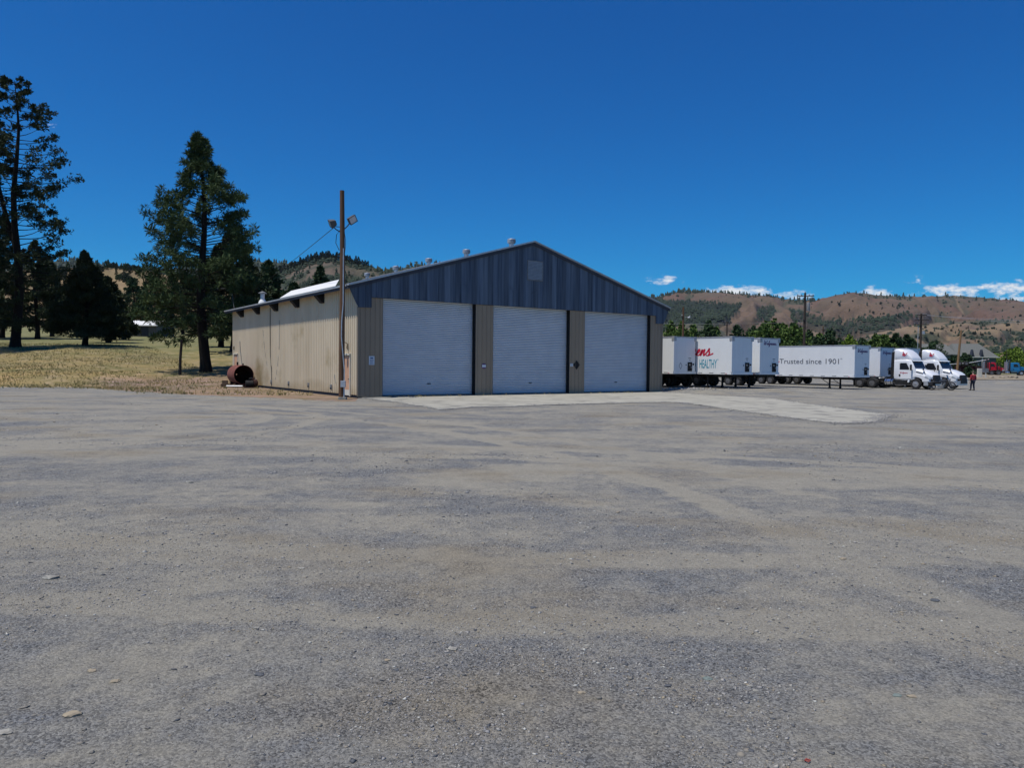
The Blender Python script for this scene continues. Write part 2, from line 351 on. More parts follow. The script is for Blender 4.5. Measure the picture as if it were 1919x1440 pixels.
M_log = mat('logs', (.17, .12, .08), (.09, .065, .045), 5, rough=.9)
M_bark = mat('bark', (.020, .015, .012), (.010, .008, .007), 2, (4, 4, .6), 6, rough=.95, bump=.6, bscale=8, bdist=.04)
def leaf_mat(name, c1, c2, sc=.5):
    m = mat(name, c1, c2, sc, (1, 1, 1), 4, .3, .7, .75, spec=.15); return m
M_ndark = leaf_mat('dark needles', (.018, .030, .014), (.048, .062, .027))
M_npine = leaf_mat('pine needles', (.024, .048, .018), (.072, .104, .038))
M_nfar = leaf_mat('far needles', (.026, .050, .026), (.055, .088, .038))
M_leaf = leaf_mat('green leaves', (.048, .088, .022), (.10, .155, .038))
M_leaf_b = leaf_mat('bright leaves', (.10, .16, .02), (.16, .23, .035))
M_leaf_d = leaf_mat('deep green leaves', (.022, .045, .022), (.05, .085, .035))
M_hill_r = mat('hill grass', (1, 1, 1), (.80, .78, .76), .012, (1, 1, 1), 9, .3, .7, .95, attr=True, bump=1, bscale=.03, bdist=9)
M_hilltree = leaf_mat('hill trees', (.022, .036, .026), (.042, .060, .036), .01)
M_straw = mat('straw', (.52, .40, .19), (.36, .30, .13), .35, rough=.9)
M_stone = mat('loose stones', (.20, .205, .22), (.40, .375, .33), 14, (1, 1, 1), 2, .3, .7, .9)
M_rock_d = mat('dark rock', (.07, .078, .088), (.11, .115, .125), 20, rough=.8)
M_rock_w = mat('pale rock', (.36, .35, .31), (.22, .21, .185), 30, rough=.85)
M_rock_p = mat('pale pebble', (.56, .55, .50), (.40, .39, .35), 20, rough=.85)
M_rock_t2 = mat('mixed stone', (.12, .12, .12), (.28, .25, .20), 9, (1, 1, 1), 1, .35, .65, .9)
M_rock_t = mat('tan rock', (.33, .28, .20), (.26, .22, .165), 20, rough=.85)
M_rock_g = mat('green grey rock', (.14, .18, .17), (.19, .22, .20), 20, rough=.85)
M_red_plastic = mat('red plastic', (.30, .06, .045), None, 5, rough=.5)
M_shirt = mat('red shirt', (.33, .035, .045), (.25, .02, .03), 8, rough=.9)
M_jeans = mat('dark jeans', (.022, .027, .05), (.03, .035, .06), 8, rough=.9)
M_skin = mat('skin', (.42, .25, .18), None, 8, rough=.6)
M_hair = mat('grey hair', (.13, .10, .08), (.2, .16, .12), 20, rough=.9)
M_house = mat('teal house wall', (.075, .11, .11), (.095, .13, .125), 1, rough=.85)
M_shingle = mat('grey shingles', (.15, .155, .145), (.115, .12, .115), 2.5, (1, 1, 3), 6, rough=.95)
M_fence = mat('dark red fence', (.055, .018, .018), (.04, .014, .014), 3, (1, 1, .3), rough=.9)
M_grey_wall = mat('grey barn wall', (.13, .13, .13), (.10, .10, .10), 2, rough=.9)

# ------------------------------------------------------------------ the setting: ground sheets
def polar_sheet(name, m, edge, n_r, rmin, a0, a1, n_a, dz, growth=1.0, cols=None, zf=terrain, kind='structure'):
    A = np.linspace(a0, a1, n_a); t = np.linspace(0, 1, n_r)
    R = np.array([edge(a) for a in A])
    rr = rmin * (R[:, None] / rmin) ** t[None, :]
    X = rr * np.sin(A)[:, None]; Y = rr * np.cos(A)[:, None]; Z = zf(X, Y) + dz
    c = cols(X.ravel(), Y.ravel()) if cols else None
    o = npmesh(name, np.stack([X, Y, Z], -1), grid_faces(n_a, n_r)[:, ::-1], m, smooth=True, cols=c); tag(o, kind=kind); return o

# whole land from under the camera to beyond the hills (kept a little below the sheets above it)
def field_cols(X, Y):
    b = X / np.maximum(Y, 1)
    n = fbm(X * .12, Y * .12) ; c = np.ones((len(X), 3))
    s_ = X * UB.x + Y * UB.y - 16.5; t_ = X * VB.x + Y * VB.y - 38.97
    dirt = np.exp(-(np.maximum(0, np.abs(s_ + 4.0) - 4.5) / 3) ** 2) * np.exp(-(np.maximum(0, np.abs(t_ - 12) - 15) / 4) ** 2)
    dirt = np.clip(dirt * 1.4 + n * .8 - .2, 0, 1)[:, None]
    c = c * (1 - dirt * np.array([.02, .12, -.35]))
    far = sm(75, 100, Y)[:, None]; c = c * (1 - far * np.array([.22, .06, .10]))
    edge = (sm(70, 60, Y) * np.clip(.6 + n * 1.6, 0, 1))[:, None]; c = c * (1 + edge * np.array([.35, .18, .0]) * (1 - dirt))
    return c
polar_sheet('field', M_field, lambda a: 700.0, 260, 1.0, -radians(75), radians(75), 420, -.02, cols=field_cols)
polar_sheet('valley_floor', M_land, lambda a: 9000.0, 60, 620, -pi, pi, 181, -2.0, zf=lambda x, y: 0 * x + 14 * (1 - sm(-.4, .1, x / np.maximum(np.abs(y), 1))) * (y > 0))
polar_sheet('back_land', M_field, lambda a: 700.0, 30, 1.0, radians(74.9), 2 * pi - radians(74.9), 120, -.02, cols=lambda X, Y: np.ones((len(X), 3)))

EDGE = [(-700, 727), (-200, 727), (0, 726), (120, 726), (180, 729), (260, 735), (330, 739), (400, 742), (470, 744), (540, 748), (600, 751), (650, 752), (700, 750)]
_eb = []; 
for px, py in EDGE:
    p = on_z(px, py); _eb.append((math.atan2(p.x, p.y), math.hypot(p.x, p.y)))
_ea = [e[0] for e in _eb]; _er = [e[1] for e in _eb]
a_fl = atan2(-8.7, 41.4); a_fr = atan2(-8.71 + 24.33 * UB.x, 41.42 + 24.33 * UB.y)
def lot_edge(a):
    if a < _ea[0]: return 62.0
    n = float(fbm(np.array([a * 30.0]), np.array([2.2]))[0])
    if a <= a_fl: return float(np.interp(a, _ea, _er)) * (1 + .03 * n + .022 * float(fbm(np.array([a * 160.0]), np.array([7.7]))[0]))
    if a <= a_fr:                              # runs under the shed's sill
        k = (41.42 * UB.x + 8.71 * UB.y) / (UB.x * cos(a) - UB.y * sin(a)); q = max(0.0, (a - (a_fr - .16)) / .16); return (k + 1.0) * (1 - q) + 104.0 / cos(a) * q
    return (104.0 + 2.0 * n) / cos(min(a, 1.0))
polar_sheet('gravel_lot', M_gravel, lot_edge, 190, .6, -radians(100), radians(80), 760, 0.0)
polar_sheet('gravel_lot_behind', M_gravel, lambda a: 62.0, 50, .6, radians(80), 2 * pi - radians(100), 100, 0.0)
# sandy verge and low dirt bank along the far right edge of the lot
def verge(x, y): return terrain(x, y) + .05 + .22 * np.exp(-((y - 106.5) / 1.3) ** 2) * (.7 + 1.2 * fbm(x * .5, y * .2)) 
A_ = np.linspace(atan2(.36, 1), atan2(.95, 1), 260); Yv = np.linspace(103.5, 150, 50)
Xg = np.tan(A_)[:, None] * Yv[None, :]; Yg = np.repeat(Yv[None, :], len(A_), 0)
tag(npmesh('dirt_verge', np.stack([Xg, Yg, verge(Xg, Yg)], -1), grid_faces(len(A_), 50)[:, ::-1], M_berm, smooth=True), kind='structure')

ap = [(694, 748.2), (745, 755), (828, 769), (885, 764.5), (960, 763), (1040, 759.5), (1140, 757), (1205, 755.5), (1262, 755), (1290, 757), (1420, 776), (1500, 787), (1565, 794.5), (1610, 794), (1640, 791.5), (1648, 787), (1640, 785), (1662, 783), (1652, 780.5), (1668, 778.5), (1580, 767), (1500, 756), (1450, 748), (1400, 745), (1330, 741.5), (1275, 737.5), (1243, 736.2)]
pts = []
for i, (px, py) in enumerate(ap):
    p = on_z(px, py, 0.0)
    q = on_z(*ap[(i + 1) % len(ap)], 0.0); n_ = 1 if i == len(ap) - 1 else max(1, int((q - p).length / .35))
    for k in range(n_):
        w_ = p.lerp(q, k / n_); w_ += Vector((random.uniform(-1, 1), random.uniform(-1, 1), 0)) * (.12 if i < len(ap) - 1 else 0)
        pts.append((w_.x, w_.y, 0))
c0 = Vector((-8.71, 41.42, 0)) + UB * .3 + VB * .35; c1_ = Vector((-8.71, 41.42, 0)) + UB * 24.4 + VB * .35
pts += [tuple(c1_), tuple(c0)]
bm = bmesh.new(); vs = [bm.verts.new((p[0], p[1], 0)) for p in pts]; fc = bm.faces.new(vs); bmesh.ops.triangulate(bm, faces=bm.faces)
for d_, o_ in ((UB, 8.0), (VB, 10.0)):
    for k in range(60): bmesh.ops.bisect_plane(bm, geom=bm.verts[:] + bm.edges[:] + bm.faces[:], plane_co=d_ * (o_ + k * 1.0), plane_no=d_)
ba = np.array([v.co[:] for v in bm.verts]); zz = terrain(ba[:, 0], ba[:, 1]) + .03
for v, z in zip(bm.verts, zz): v.co.z = z
ex = bmesh.ops.extrude_face_region(bm, geom=bm.faces[:]); bmesh.ops.translate(bm, vec=(0, 0, -.12), verts=[g for g in ex['geom'] if isinstance(g, bmesh.types.BMVert)])
bmesh.ops.recalc_face_normals(bm, faces=bm.faces); bmesh.ops.triangulate(bm, faces=bm.faces)
me = bpy.data.meshes.new('concrete_apron'); bm.to_mesh(me); bm.free(); me.materials.append(M_concrete)
o = bpy.data.objects.new('concrete_apron', me); COL.objects.link(o); tag(o, kind='structure')

# ------------------------------------------------------------------ hills
def inpoly(px, py, poly):
    r = np.zeros(px.shape, bool); n = len(poly)
    for i in range(n):
        x1, y1 = poly[i]; x2, y2 = poly[(i + 1) % n]
        c = ((y1 > py) != (y2 > py)) & (px < (x2 - x1) * (py - y1) / (y2 - y1 + 1e-9) + x1); r ^= c
    return r
def to_px(X, Y, Z):
    dx, dy, dz = X, Y, Z - CAM_H
    fw = dx * CF.x + dy * CF.y + dz * CF.z
    return 959.5 + F_PX * (dx * CR.x + dy * CR.y + dz * CR.z) / fw, 720 - F_PX * (dx * CU.x + dy * CU.y + dz * CU.z) / fw
def hill(name, sil, Dr, Db, zb, colf, m=None, nb=260, nr=70, rough=.12, gully=6.0, shape=1.2, behind=1.35, seed=0):
    sx = [s[0] for s in sil]; P_ = [at(s[0], s[1], Dr) for s in sil]
    bt = np.array([p.x / p.y for p in P_]); zt = np.array([p.z for p in P_])
    B = np.linspace(bt[0], bt[-1], nb); R = np.linspace(0, 1, nr); R = np.concatenate([R, 1 + np.linspace(.04, 1, 10) * (behind - 1) * Dr / (Dr - Db)])
    ZR = np.interp(B, bt, zt)
    t = R[None, :] + 0 * B[:, None]; Y = Db + (Dr - Db) * t; X = B[:, None] * Y
    sh = np.where(t <= 1, np.clip(t, 0, 1) ** shape * 1.0, 1 - (t - 1) * 1.5)
    sh = np.clip(sh, 0, 1)
    env = np.sin(np.clip(t, 0, 1) * pi) ** .8
    wq = fbm(X / Dr * 7 + seed, Y / Dr * 7, 4); g = np.abs(fbm(B[:, None] * gully * 2.2 + seed + 1.1 * wq + .5 * t, t * 2.2 + seed + 1.3 * wq + B[:, None] * 2, 4)); g = 1 - np.clip(g * 3.2, 0, 1)
    n2 = fbm(X / Dr * 22 + seed, Y / Dr * 22, 5)
    H = (ZR[:, None] - zb)
    Z = zb + H * (sh - rough * g * env + rough * .8 * n2 * env) + H * .015 * fbm(B[:, None] * 160 + seed, 0 * t, 3) * sm(.7, 1, t)
    e = np.minimum(1, np.minimum(np.arange(nb), np.arange(nb)[::-1]) / 12.0)[:, None]; 
    PX, PY = to_px(X, Y, Z); c = colf(PX, PY, X, Y, Z, g, n2, t)
    o = npmesh(name, np.stack([X, Y, Z], -1), grid_faces(nb, len(R))[:, ::-1], m or M_hill_r, smooth=True, cols=c.reshape(-1, 3)); tag(o, kind='structure')
    return dict(X=X, Y=Y, Z=Z, PX=PX, PY=PY, B=B, bt=bt, zt=zt, g=g, n=n2, t=t, Dr=Dr)
def mixc(f, a, b): f = np.clip(f, 0, 1)[..., None]; return np.array(a) * (1 - f) + np.array(b) * f
BROWN, TAN, FOREST, OLIVE = (.130, .080, .060), (.148, .105, .075), (.020, .030, .024), (.070, .072, .048)
POLY_F = [(1180, 566), (1235, 562), (1300, 566), (1350, 569), (1392, 571), (1384, 580), (1374, 590), (1365, 600), (1350, 608), (1325, 612), (1300, 622), (1180, 630)]
POLY_V = [(1480, 580), (1530, 592), (1580, 603), (1640, 600), (1700, 588), (1715, 592), (1690, 606), (1640, 622), (1600, 634), (1560, 636), (1520, 612), (1480, 600)]
POLY_D = [(1420, 577), (1450, 573), (1452, 590), (1440, 603), (1415, 600)]
def col_right(PX, PY, X, Y, Z, g, n, t):
    w = fbm(X * .004, Y * .004, 4) * 14; w2 = fbm(X * .02, Y * .02, 4) * 10
    c = mixc(.5 + n * 1.2, BROWN, TAN); c = mixc(sm(.62, .9, g) * .75 + sm(.0, .3, fbm(X * .01, Y * .01, 4)) * .3, c, OLIVE)
    f = inpoly(PX + w, PY + w * .35, POLY_F) * 1.0
    v = inpoly(PX + w + w2, PY + w2 * .4, POLY_V) * .8 + inpoly(PX + w2, PY + w2 * .5, POLY_D) * .7
    c = mixc(np.clip(f + v, 0, 1), c, FOREST)
    pth = np.abs(PX + w2 * .1 - np.interp(PY, [553, 575, 590, 605], [1790, 1797, 1806, 1780])) ; c = mixc(sm(3.5, 1, pth) * .6 * (PY < 606), c, (.24, .17, .11))
    low = sm(600, 616, PY) * sm(0, .25, fbm(X * .012 + 4, Y * .012, 4)) * .8; return mixc(low, c, FOREST)
HR = hill('hills', [(1020, 600), (1100, 592), (1150, 582), (1190, 570), (1220, 559), (1256, 552), (1278, 545), (1304, 547), (1340, 548), (1377, 551), (1409, 553), (1446, 556), (1468, 560), (1490, 563), (1530, 562), (1555, 556), (1584, 550), (1606, 548.5), (1639, 552.5), (1675, 555.5), (1730, 556), (1785, 553.5), (1839, 558), (1919, 565), (2050, 576), (2300, 590)], 3200, 1150, 2, col_right, nb=460, nr=130, rough=.26, gully=5.5, seed=3.1)
def col_foot(PX, PY, X, Y, Z, g, n, t):
    c = mixc(.5 + n * 1.5, TAN, (.215, .16, .10)); d = sm(.05, .3, fbm(X * .008 + 2, Y * .02, 4) + .25 * sm(628, 640, PY) * sm(1800, 1830, PX)); c = mixc(d * .85, c, (.04, .055, .035))
    return c
HF = hill('foothills', [(1470, 662), (1530, 656), (1570, 645), (1640, 625), (1719, 608), (1790, 603), (1860, 600), (1919, 602), (2050, 596), (2300, 600)], 1750, 800, 1, col_foot, nb=240, nr=70, rough=.2, gully=7, seed=8.4)
HF2 = hill('foothill_mound', [(1120, 650), (1180, 640), (1240, 622), (1290, 606), (1330, 612), (1380, 628), (1430, 622), (1480, 612), (1530, 622), (1580, 640), (1640, 656)], 1500, 800, 1, col_foot, nb=160, nr=50, rough=.15, gully=7, seed=5.7)
def col_gold(PX, PY, X, Y, Z, g, n, t): return mixc(.5 + n * 1.4, (.27, .195, .105), (.19, .145, .075))
HG = hill('grassy_hill', [(-500, 540), (-250, 525), (-80, 515), (0, 510), (100, 503.5), (200, 502), (270, 507), (340, 520), (450, 548), (520, 572), (600, 600)], 520, 260, 13, col_gold, nb=220, nr=60, rough=.10, gully=3, shape=.95, seed=1.2)
def col_dark(PX, PY, X, Y, Z, g, n, t): return mixc(.4 + n * 1.3, (.030, .044, .032), (.05, .062, .042))
HD1 = hill('wooded_ridge', [(-500, 500), (-100, 497), (60, 493), (100, 490.5), (130, 489), (155, 491), (200, 497), (300, 505), (420, 498), (450, 494), (482, 490.5), (520, 493), (560, 497), (620, 505), (700, 515)], 2600, 1300, 10, col_dark, nb=240, nr=40, rough=.1, seed=2.6)
def col_peak(PX, PY, X, Y, Z, g, n, t):
    c = mixc(.5 + n * 1.5, (.13, .10, .078), (.09, .08, .056)); d = sm(.0, .12, fbm(X * .02 + 2, Y * .02, 5) + .10 + .3 * sm(610, 700, PX) - .12 * inpoly(PX, PY, [(520, 520), (560, 500), (600, 484), (655, 490), (660, 508), (600, 522), (560, 540)]))
    return mixc(d * .9, c, (.034, .048, .032))
HP = hill('brown_peak', [(430, 560), (480, 535), (520, 517), (545, 506), (570, 496), (590, 490), (610, 486), (635, 488), (660, 494), (690, 502), (730, 509), (780, 520), (860, 540), (950, 560)], 1050, 500, 10, col_peak, nb=220, nr=70, rough=.1, gully=5, seed=4.4)
HE = hill('far_wooded_ridge', [(640, 530), (700, 514), (730, 508.5), (770, 500), (800, 496), (840, 497), (900, 505), (1000, 520), (1100, 550)], 1900, 1100, 5, col_dark, nb=120, nr=30, rough=.08, seed=6.6)

def tree_blobs(name, P3, H, m, label, conifer=.6, kfan=5):
    """far trees merged into one mass: each a small ragged crown of two stacked cones or a lump"""
    n = len(P3); P3 = np.asarray(P3); V = []; Fc = []
    ang = np.linspace(0, 2 * pi, kfan, endpoint=False)
    con = rng.random(n) < conifer
    tiers = [(0.05, .5, .62), (.42, .36, 1.0)]
    k = 0
    for (z0, rad, z1) in tiers:
        a = ang[None, :] + rng.random((n, 1)) * 6; r = rad * H[:, None] * np.where(con, .55, 1.0)[:, None] * (.75 + .5 * rng.random((n, kfan)))
        base = np.stack([P3[:, 0:1] + r * np.cos(a), P3[:, 1:2] + r * np.sin(a), P3[:, 2:3] + H[:, None] * (z0 + .12 * rng.random((n, kfan)))], -1)
        zt_ = np.where(con, z1, z1 * .75)
        mid = base.copy(); mid[..., :2] = P3[:, None, :2] + (base[..., :2] - P3[:, None, :2]) * .75; mid[..., 2] = P3[:, 2:3] + (H * (z0 + (zt_ - z0) * np.where(con, .4, .7)))[:, None]
        tip = P3.copy(); tip[:, 2] += H * zt_
        vv = np.concatenate([base, mid, tip[:, None, :]], 1); m_ = 2 * kfan + 1
        off = (np.arange(n) * m_ + k)[:, None]
        fs = []
        for j in range(kfan):
            j2 = (j + 1) % kfan
            fs += [(j, j2, kfan + j2), (j, kfan + j2, kfan + j), (kfan + j, kfan + j2, 2 * kfan)]
        fs = np.array(fs); Fc.append((off[:, :, None] + fs[None]).reshape(-1, 3)); V.append(vv.reshape(-1, 3)); k += n * m_
    o = npmesh(name, np.concatenate(V), np.concatenate(Fc), m); tag(o, label, None, None, 'stuff'); o['label'] = label; o['category'] = 'trees'; return o
def sample(h, n, w, tmax=1.0):
    W = w * (h['t'] <= tmax) ; p = W.ravel() / W.sum(); idx = rng.choice(p.size, n, p=p)
    X = h['X'].ravel()[idx]; Y = h['Y'].ravel()[idx]; Z = h['Z'].ravel()[idx]
    i, j = np.unravel_index(idx, h['X'].shape)
    i2 = np.clip(i + 1, 0, h['X'].shape[0] - 1); j2 = np.clip(j + 1, 0, h['X'].shape[1] - 1)
    a = rng.random(n); b = rng.random(n) * (1 - a)
    f = lambda K: K[i, j] + (K[i2, j] - K[i, j]) * a + (K[i, j2] - K[i, j]) * b
    return np.stack([f(h['X']), f(h['Y']), f(h['Z']) - .3], 1)
def ridge_pts(h, x0, x1, n, dz=-1.0):
    px = rng.uniform(x0, x1, n); out = []
    for q in px:
        d = ray(q, 500); b = d.x / d.y + 0.0
        i = int(np.clip(np.searchsorted(h['B'], b), 1, len(h['B']) - 1)); jr = int(np.searchsorted(h['t'][0], 1.0)) - rng.integers(0, 4)
        out.append((b * h['Y'][i, jr], h['Y'][i, jr], h['Z'][i, jr] + dz))
    return np.array(out)
w_hr = (.10 + sm(.6, .9, HR['g']) * .55) * (HR['PY'] < 640)
w_f = inpoly(HR['PX'], HR['PY'], POLY_F) * 8.0 + inpoly(HR['PX'], HR['PY'], POLY_V) * 7.0 + inpoly(HR['PX'], HR['PY'], POLY_D) * 6
pf = sample(HR, 5200, w_hr + w_f); tree_blobs('hillside_woodland', pf, rng.uniform(6, 14, len(pf)), M_hilltree, 'dark woods and scattered scrub over the far brown hills', .4)
pr = np.concatenate([ridge_pts(HR, 1215, 1320, 150), ridge_pts(HR, 1320, 1530, 120), ridge_pts(HR, 1580, 1919, 60)])
tree_blobs('ridge_woodland', pr, rng.uniform(8, 19, len(pr)), M_hilltree, 'row of dark conifers along the crest of the far hills', .9)
pf = sample(HF, 1500, (.15 + sm(.0, .25, fbm(HF['X'] * .008 + 2, HF['Y'] * .02, 4)) + 2.5 * sm(620, 640, HF['PY']) * sm(1790, 1840, HF['PX'])) * (HF['PX'] < 2100)); tree_blobs('foothill_woodland', pf, rng.uniform(4, 9, len(pf)), M_hilltree, 'dark scrub and oaks over the lower slopes behind the houses', .2)
pf = sample(HF2, 500, np.ones_like(HF2['X'])); tree_blobs('mound_woodland', pf, rng.uniform(4, 8, len(pf)), M_hilltree, 'dark scrub on the low mounds behind the trailers', .2)
pf = np.concatenate([sample(HD1, 2600, np.ones_like(HD1['X'])), ridge_pts(HD1, 0, 640, 260)]); tree_blobs('ridge_forest', pf, rng.uniform(11, 20, len(pf)), M_hilltree, 'unbroken dark forest on the distant ridge behind the pines', .9)
pf = np.concatenate([sample(HE, 800, np.ones_like(HE['X'])), ridge_pts(HE, 690, 900, 120)]); tree_blobs('far_ridge_forest', pf, rng.uniform(9, 15, len(pf)), M_hilltree, 'dark forest on the ridge seen just above the shed roof', .9)
wp = .25 + 2.2 * sm(.0, .15, fbm(HP['X'] * .02 + 2, HP['Y'] * .02, 5) - .03 + .3 * sm(610, 700, HP['PX']) - .15 * inpoly(HP['PX'], HP['PY'], [(520, 520), (560, 500), (600, 484), (655, 490), (660, 508), (600, 522), (560, 540)]))
pf = np.concatenate([sample(HP, 5200, wp), ridge_pts(HP, 470, 760, 260)]); tree_blobs('peak_woodland', pf, rng.uniform(4, 9, len(pf)), M_hilltree, 'dark brush and small conifers over the flank of the brown peak', .5)

# ------------------------------------------------------------------ trees
def basis(d):
    d = d / (np.linalg.norm(d, axis=-1, keepdims=True) + 1e-9)
    ref = np.where(np.abs(d[..., 2:3]) < .9, np.array([0, 0, 1.0]), np.array([1.0, 0, 0])); a = np.cross(d, ref); a /= np.linalg.norm(a, axis=-1, keepdims=True) + 1e-9
    return d, a, np.cross(d, a)
def tufts(C, Dn, size, nb, width, R, spread=1.0):
    """needle tufts: nb thin blades bursting from every centre around its twig's direction"""
    n = len(C); d, a, b = basis(Dn)
    th = R.random((n, nb)) * 2 * pi; el = R.uniform(-.35, 1.0, (n, nb)) * spread
    dirs = d[:, None] * el[..., None] + (a[:, None] * np.cos(th)[..., None] + b[:, None] * np.sin(th)[..., None]) * np.sqrt(np.clip(1 - (el / max(spread, 1)) ** 2, .15, 1))[..., None]
    dirs /= np.linalg.norm(dirs, axis=-1, keepdims=True)
    L_ = size[:, None] * R.uniform(.6, 1.15, (n, nb)); side = np.cross(dirs, R.normal(size=(n, nb, 3))); side /= np.linalg.norm(side, axis=-1, keepdims=True) + 1e-9
    base = C[:, None] + dirs * (L_ * .08)[..., None]; tip = C[:, None] + dirs * L_[..., None]; w = (L_ * width)[..., None]
    V = np.stack([base, C[:, None] + dirs * (L_ * .6)[..., None] + side * w, tip, C[:, None] + dirs * (L_ * .6)[..., None] - side * w], 2).reshape(-1, 3)
    return V, np.arange(len(V)).reshape(-1, 4)
def conifer(seed, H, prof, cb, r0, nbr, tuft, nb=9, width=.16, per=7, droop=.15, up=.2, fork=None, lean=(0, 0), bare=.35, sub=3, gap=0.0, top_dense=1.0):
    """returns trunk+limb MB and needle arrays; prof: list of (height fraction, radius m)"""
    R = np.random.default_rng(seed); mb = MB()
    def axis(h): k = h / H; return Vector((lean[0] * k * k + .25 * sin(h * .35 + seed), lean[1] * k * k + .2 * cos(h * .3 + seed), h))
    hs = [0, .4, 1.2] + [H * q for q in (.1, .2, .32, .45, .58, .7, .82, .92, 1.0)]
    mb.tube([axis(h) - (Vector((0, 0, .5)) if h == 0 else Vector()) for h in hs], [r0 * 1.45, r0 * 1.15, r0] + [r0 * (1 - q) ** .8 + .02 for q in (.1, .2, .32, .45, .58, .7, .82, .92, 1.0)], 9)
    stems = [(axis, cb, 1.0, 1.0)]
    if fork:
        fh, dx, dy, top = fork
        def ax2(h, fh=fh, dx=dx, dy=dy, top=top):
            k = max(0, (h - fh * H) / (H * (top - fh))); a_ = axis(fh * H); return Vector((a_.x + dx * k ** .8, a_.y + dy * k ** .8, h))
        hh = np.linspace(fh * H, top * H, 7); mb.tube([ax2(h) for h in hh], [r0 * .62 * (1 - i / 7.5) for i in range(7)], 8); stems.append((ax2, fh + .1, top, .7))
    C = []; Dn = []
    ph, pr_ = [p[0] for p in prof], [p[1] for p in prof]
    for ax_, lo, hi, amt in stems:
        for i in range(int(nbr * amt)):
            k = lo + (hi - lo) * ((i + R.random()) / (nbr * amt)) ** .95
            if gap and fbm(np.array([k * 7 + seed]), np.array([i % 5 * 1.7]))[0] * 2 > 1 - gap: continue
            kk = k if hi >= .99 else 1 - (hi - k) / (hi - lo) * (1 - lo)
            rad = float(np.interp(kk, ph, pr_)) * R.uniform(.62, 1.12) * (1 if hi > .99 else .6); th = i * 2.399 + R.normal() * .5
            p0 = ax_(k * H); dr = Vector((cos(th), sin(th), 0)); n_ = 4; pts_ = []
            upk = up * (2 * kk - .7) + R.normal() * .08
            for j in range(n_ + 1):
                q = j / n_; pts_.append(p0 + dr * rad * q + Vector((R.normal() * .05 * rad * q, R.normal() * .05 * rad * q, rad * (upk * q - droop * q * q + .22 * max(0, q - .6)))))
            mb.tube(pts_, [max(.015, r0 * .13 * (1 - .75 * j / n_) * (.4 + .6 * rad / max(pr_))) for j in range(n_ + 1)], 4, cap=False)
            ns = max(2, int(per * (.35 + rad / max(pr_)) * (top_dense if kk > .8 else 1)))
            for s_ in range(ns):
                q = bare + (1 - bare) * sqrt((s_ + R.random()) / ns); f = q * n_; j = min(int(f), n_ - 1); c = pts_[j].lerp(pts_[j + 1], f - j)
                for u_ in range(sub):
                    sd_ = Vector((-dr.y, dr.x, 0)) * R.uniform(-1, 1) + Vector((0, 0, R.uniform(-.25, .55))) + dr * R.uniform(0, .8)
                    ln = rad * .26 * R.uniform(.3, 1) * (1.3 - q * .5)
                    c2 = c + sd_ * ln; C.append(tuple(c2)); dd = sd_ + Vector((0, 0, .35)); Dn.append(tuple(dd))
    C = np.array(C); Dn = np.array(Dn); sz = tuft * R.uniform(.7, 1.25, len(C))
    V, Fc = tufts(C, Dn, sz, nb, width, R); return mb, V, Fc
def plant_conifer(name, label, loc, seed, H, prof, cb, r0, nbr, tuft, m, group=None, rz=0, cat='tree', **k):
    t = empty(name, loc, rz); tag(t, label, cat, group)
    mb, V, Fc = conifer(seed, H, prof, cb, r0, nbr, tuft, **k)
    mb.build('trunk', M_bark, t, smooth=True); npmesh('crown', V, Fc, m, t); return t
def leafy(seed, H, W, n, leaf, lobes=9, cb=.25, trunk_r=.18):
    R = np.random.default_rng(seed); mb = MB(); mb.tube([(0, 0, -.4), (0, 0, H * .2), (.1, 0, H * .45), (.05, .1, H * .75)], [trunk_r * 1.3, trunk_r, trunk_r * .7, trunk_r * .2], 7)
    C = []; Dn = []
    for i in range(lobes):
        k = cb + (1 - cb) * (i + .5) / lobes; rr = W * .5 * sin(pi * min(.97, .18 + (k - cb) / (1 - cb) * .8)) ** .7
        th = i * 2.4 + R.random(); c = np.array([cos(th) * rr * .55, sin(th) * rr * .55, H * k * .93]); ra = np.array([rr * .62, rr * .62, H * .14]) * R.uniform(.75, 1.2)
        mb.tube([(0, 0, H * k * .6), tuple(c)], [trunk_r * .35, .02], 5, cap=False)
        v = R.normal(size=(n // lobes, 3)); v /= np.linalg.norm(v, axis=1)[:, None]; C.append(c + v * ra * R.uniform(.55, 1.12, (len(v), 1)) ** .7); Dn.append(v)
    C = np.concatenate(C); Dn = np.concatenate(Dn) + [0, 0, .3]; V, Fc = tufts(C, Dn, leaf * R.uniform(.6, 1.3, len(C)), 4, .42, R); return mb, V, Fc
def plant_leafy(name, label, loc, seed, H, W, n, leaf, m, group=None, **k):
    t = empty(name, loc, 0); tag(t, label, 'tree', group); mb, V, Fc = leafy(seed, H, W, n, leaf, **k)
    mb.build('trunk', M_bark, t, smooth=True); npmesh('crown', V, Fc, m, t); return t

# tall forked pine at the left edge
plant_conifer('pine_tree', 'tallest pine, thin open crown and forked trunk, at the edge of the field', gp(33, 90), 11, 32.3,
    [(0, 3), (.15, 5.5), (.35, 6.2), (.55, 5.8), (.68, 5.8), (.78, 4.2), (.88, 2.7), (.96, 1.8), (1, .8)],   .22, .55, 112, .42, M_ndark, nb=11, per=7, droop=-.12, up=.15, fork=(.36, -4.6, .6, .9), bare=.55, sub=3, top_dense=1.6)
plant_conifer('pine_tree', 'big dark pine mostly outside the left edge, its branches reaching in beside the forked pine', gp(-88, 84), 14, 24,
    [(0, 5.5), (.2, 6.6), (.45, 5.6), (.7, 3.6), (.9, 1.6), (1, .2)], .14, .5, 150, .5, M_ndark, nb=9, per=9, droop=.1, up=.3, bare=.3, sub=3)
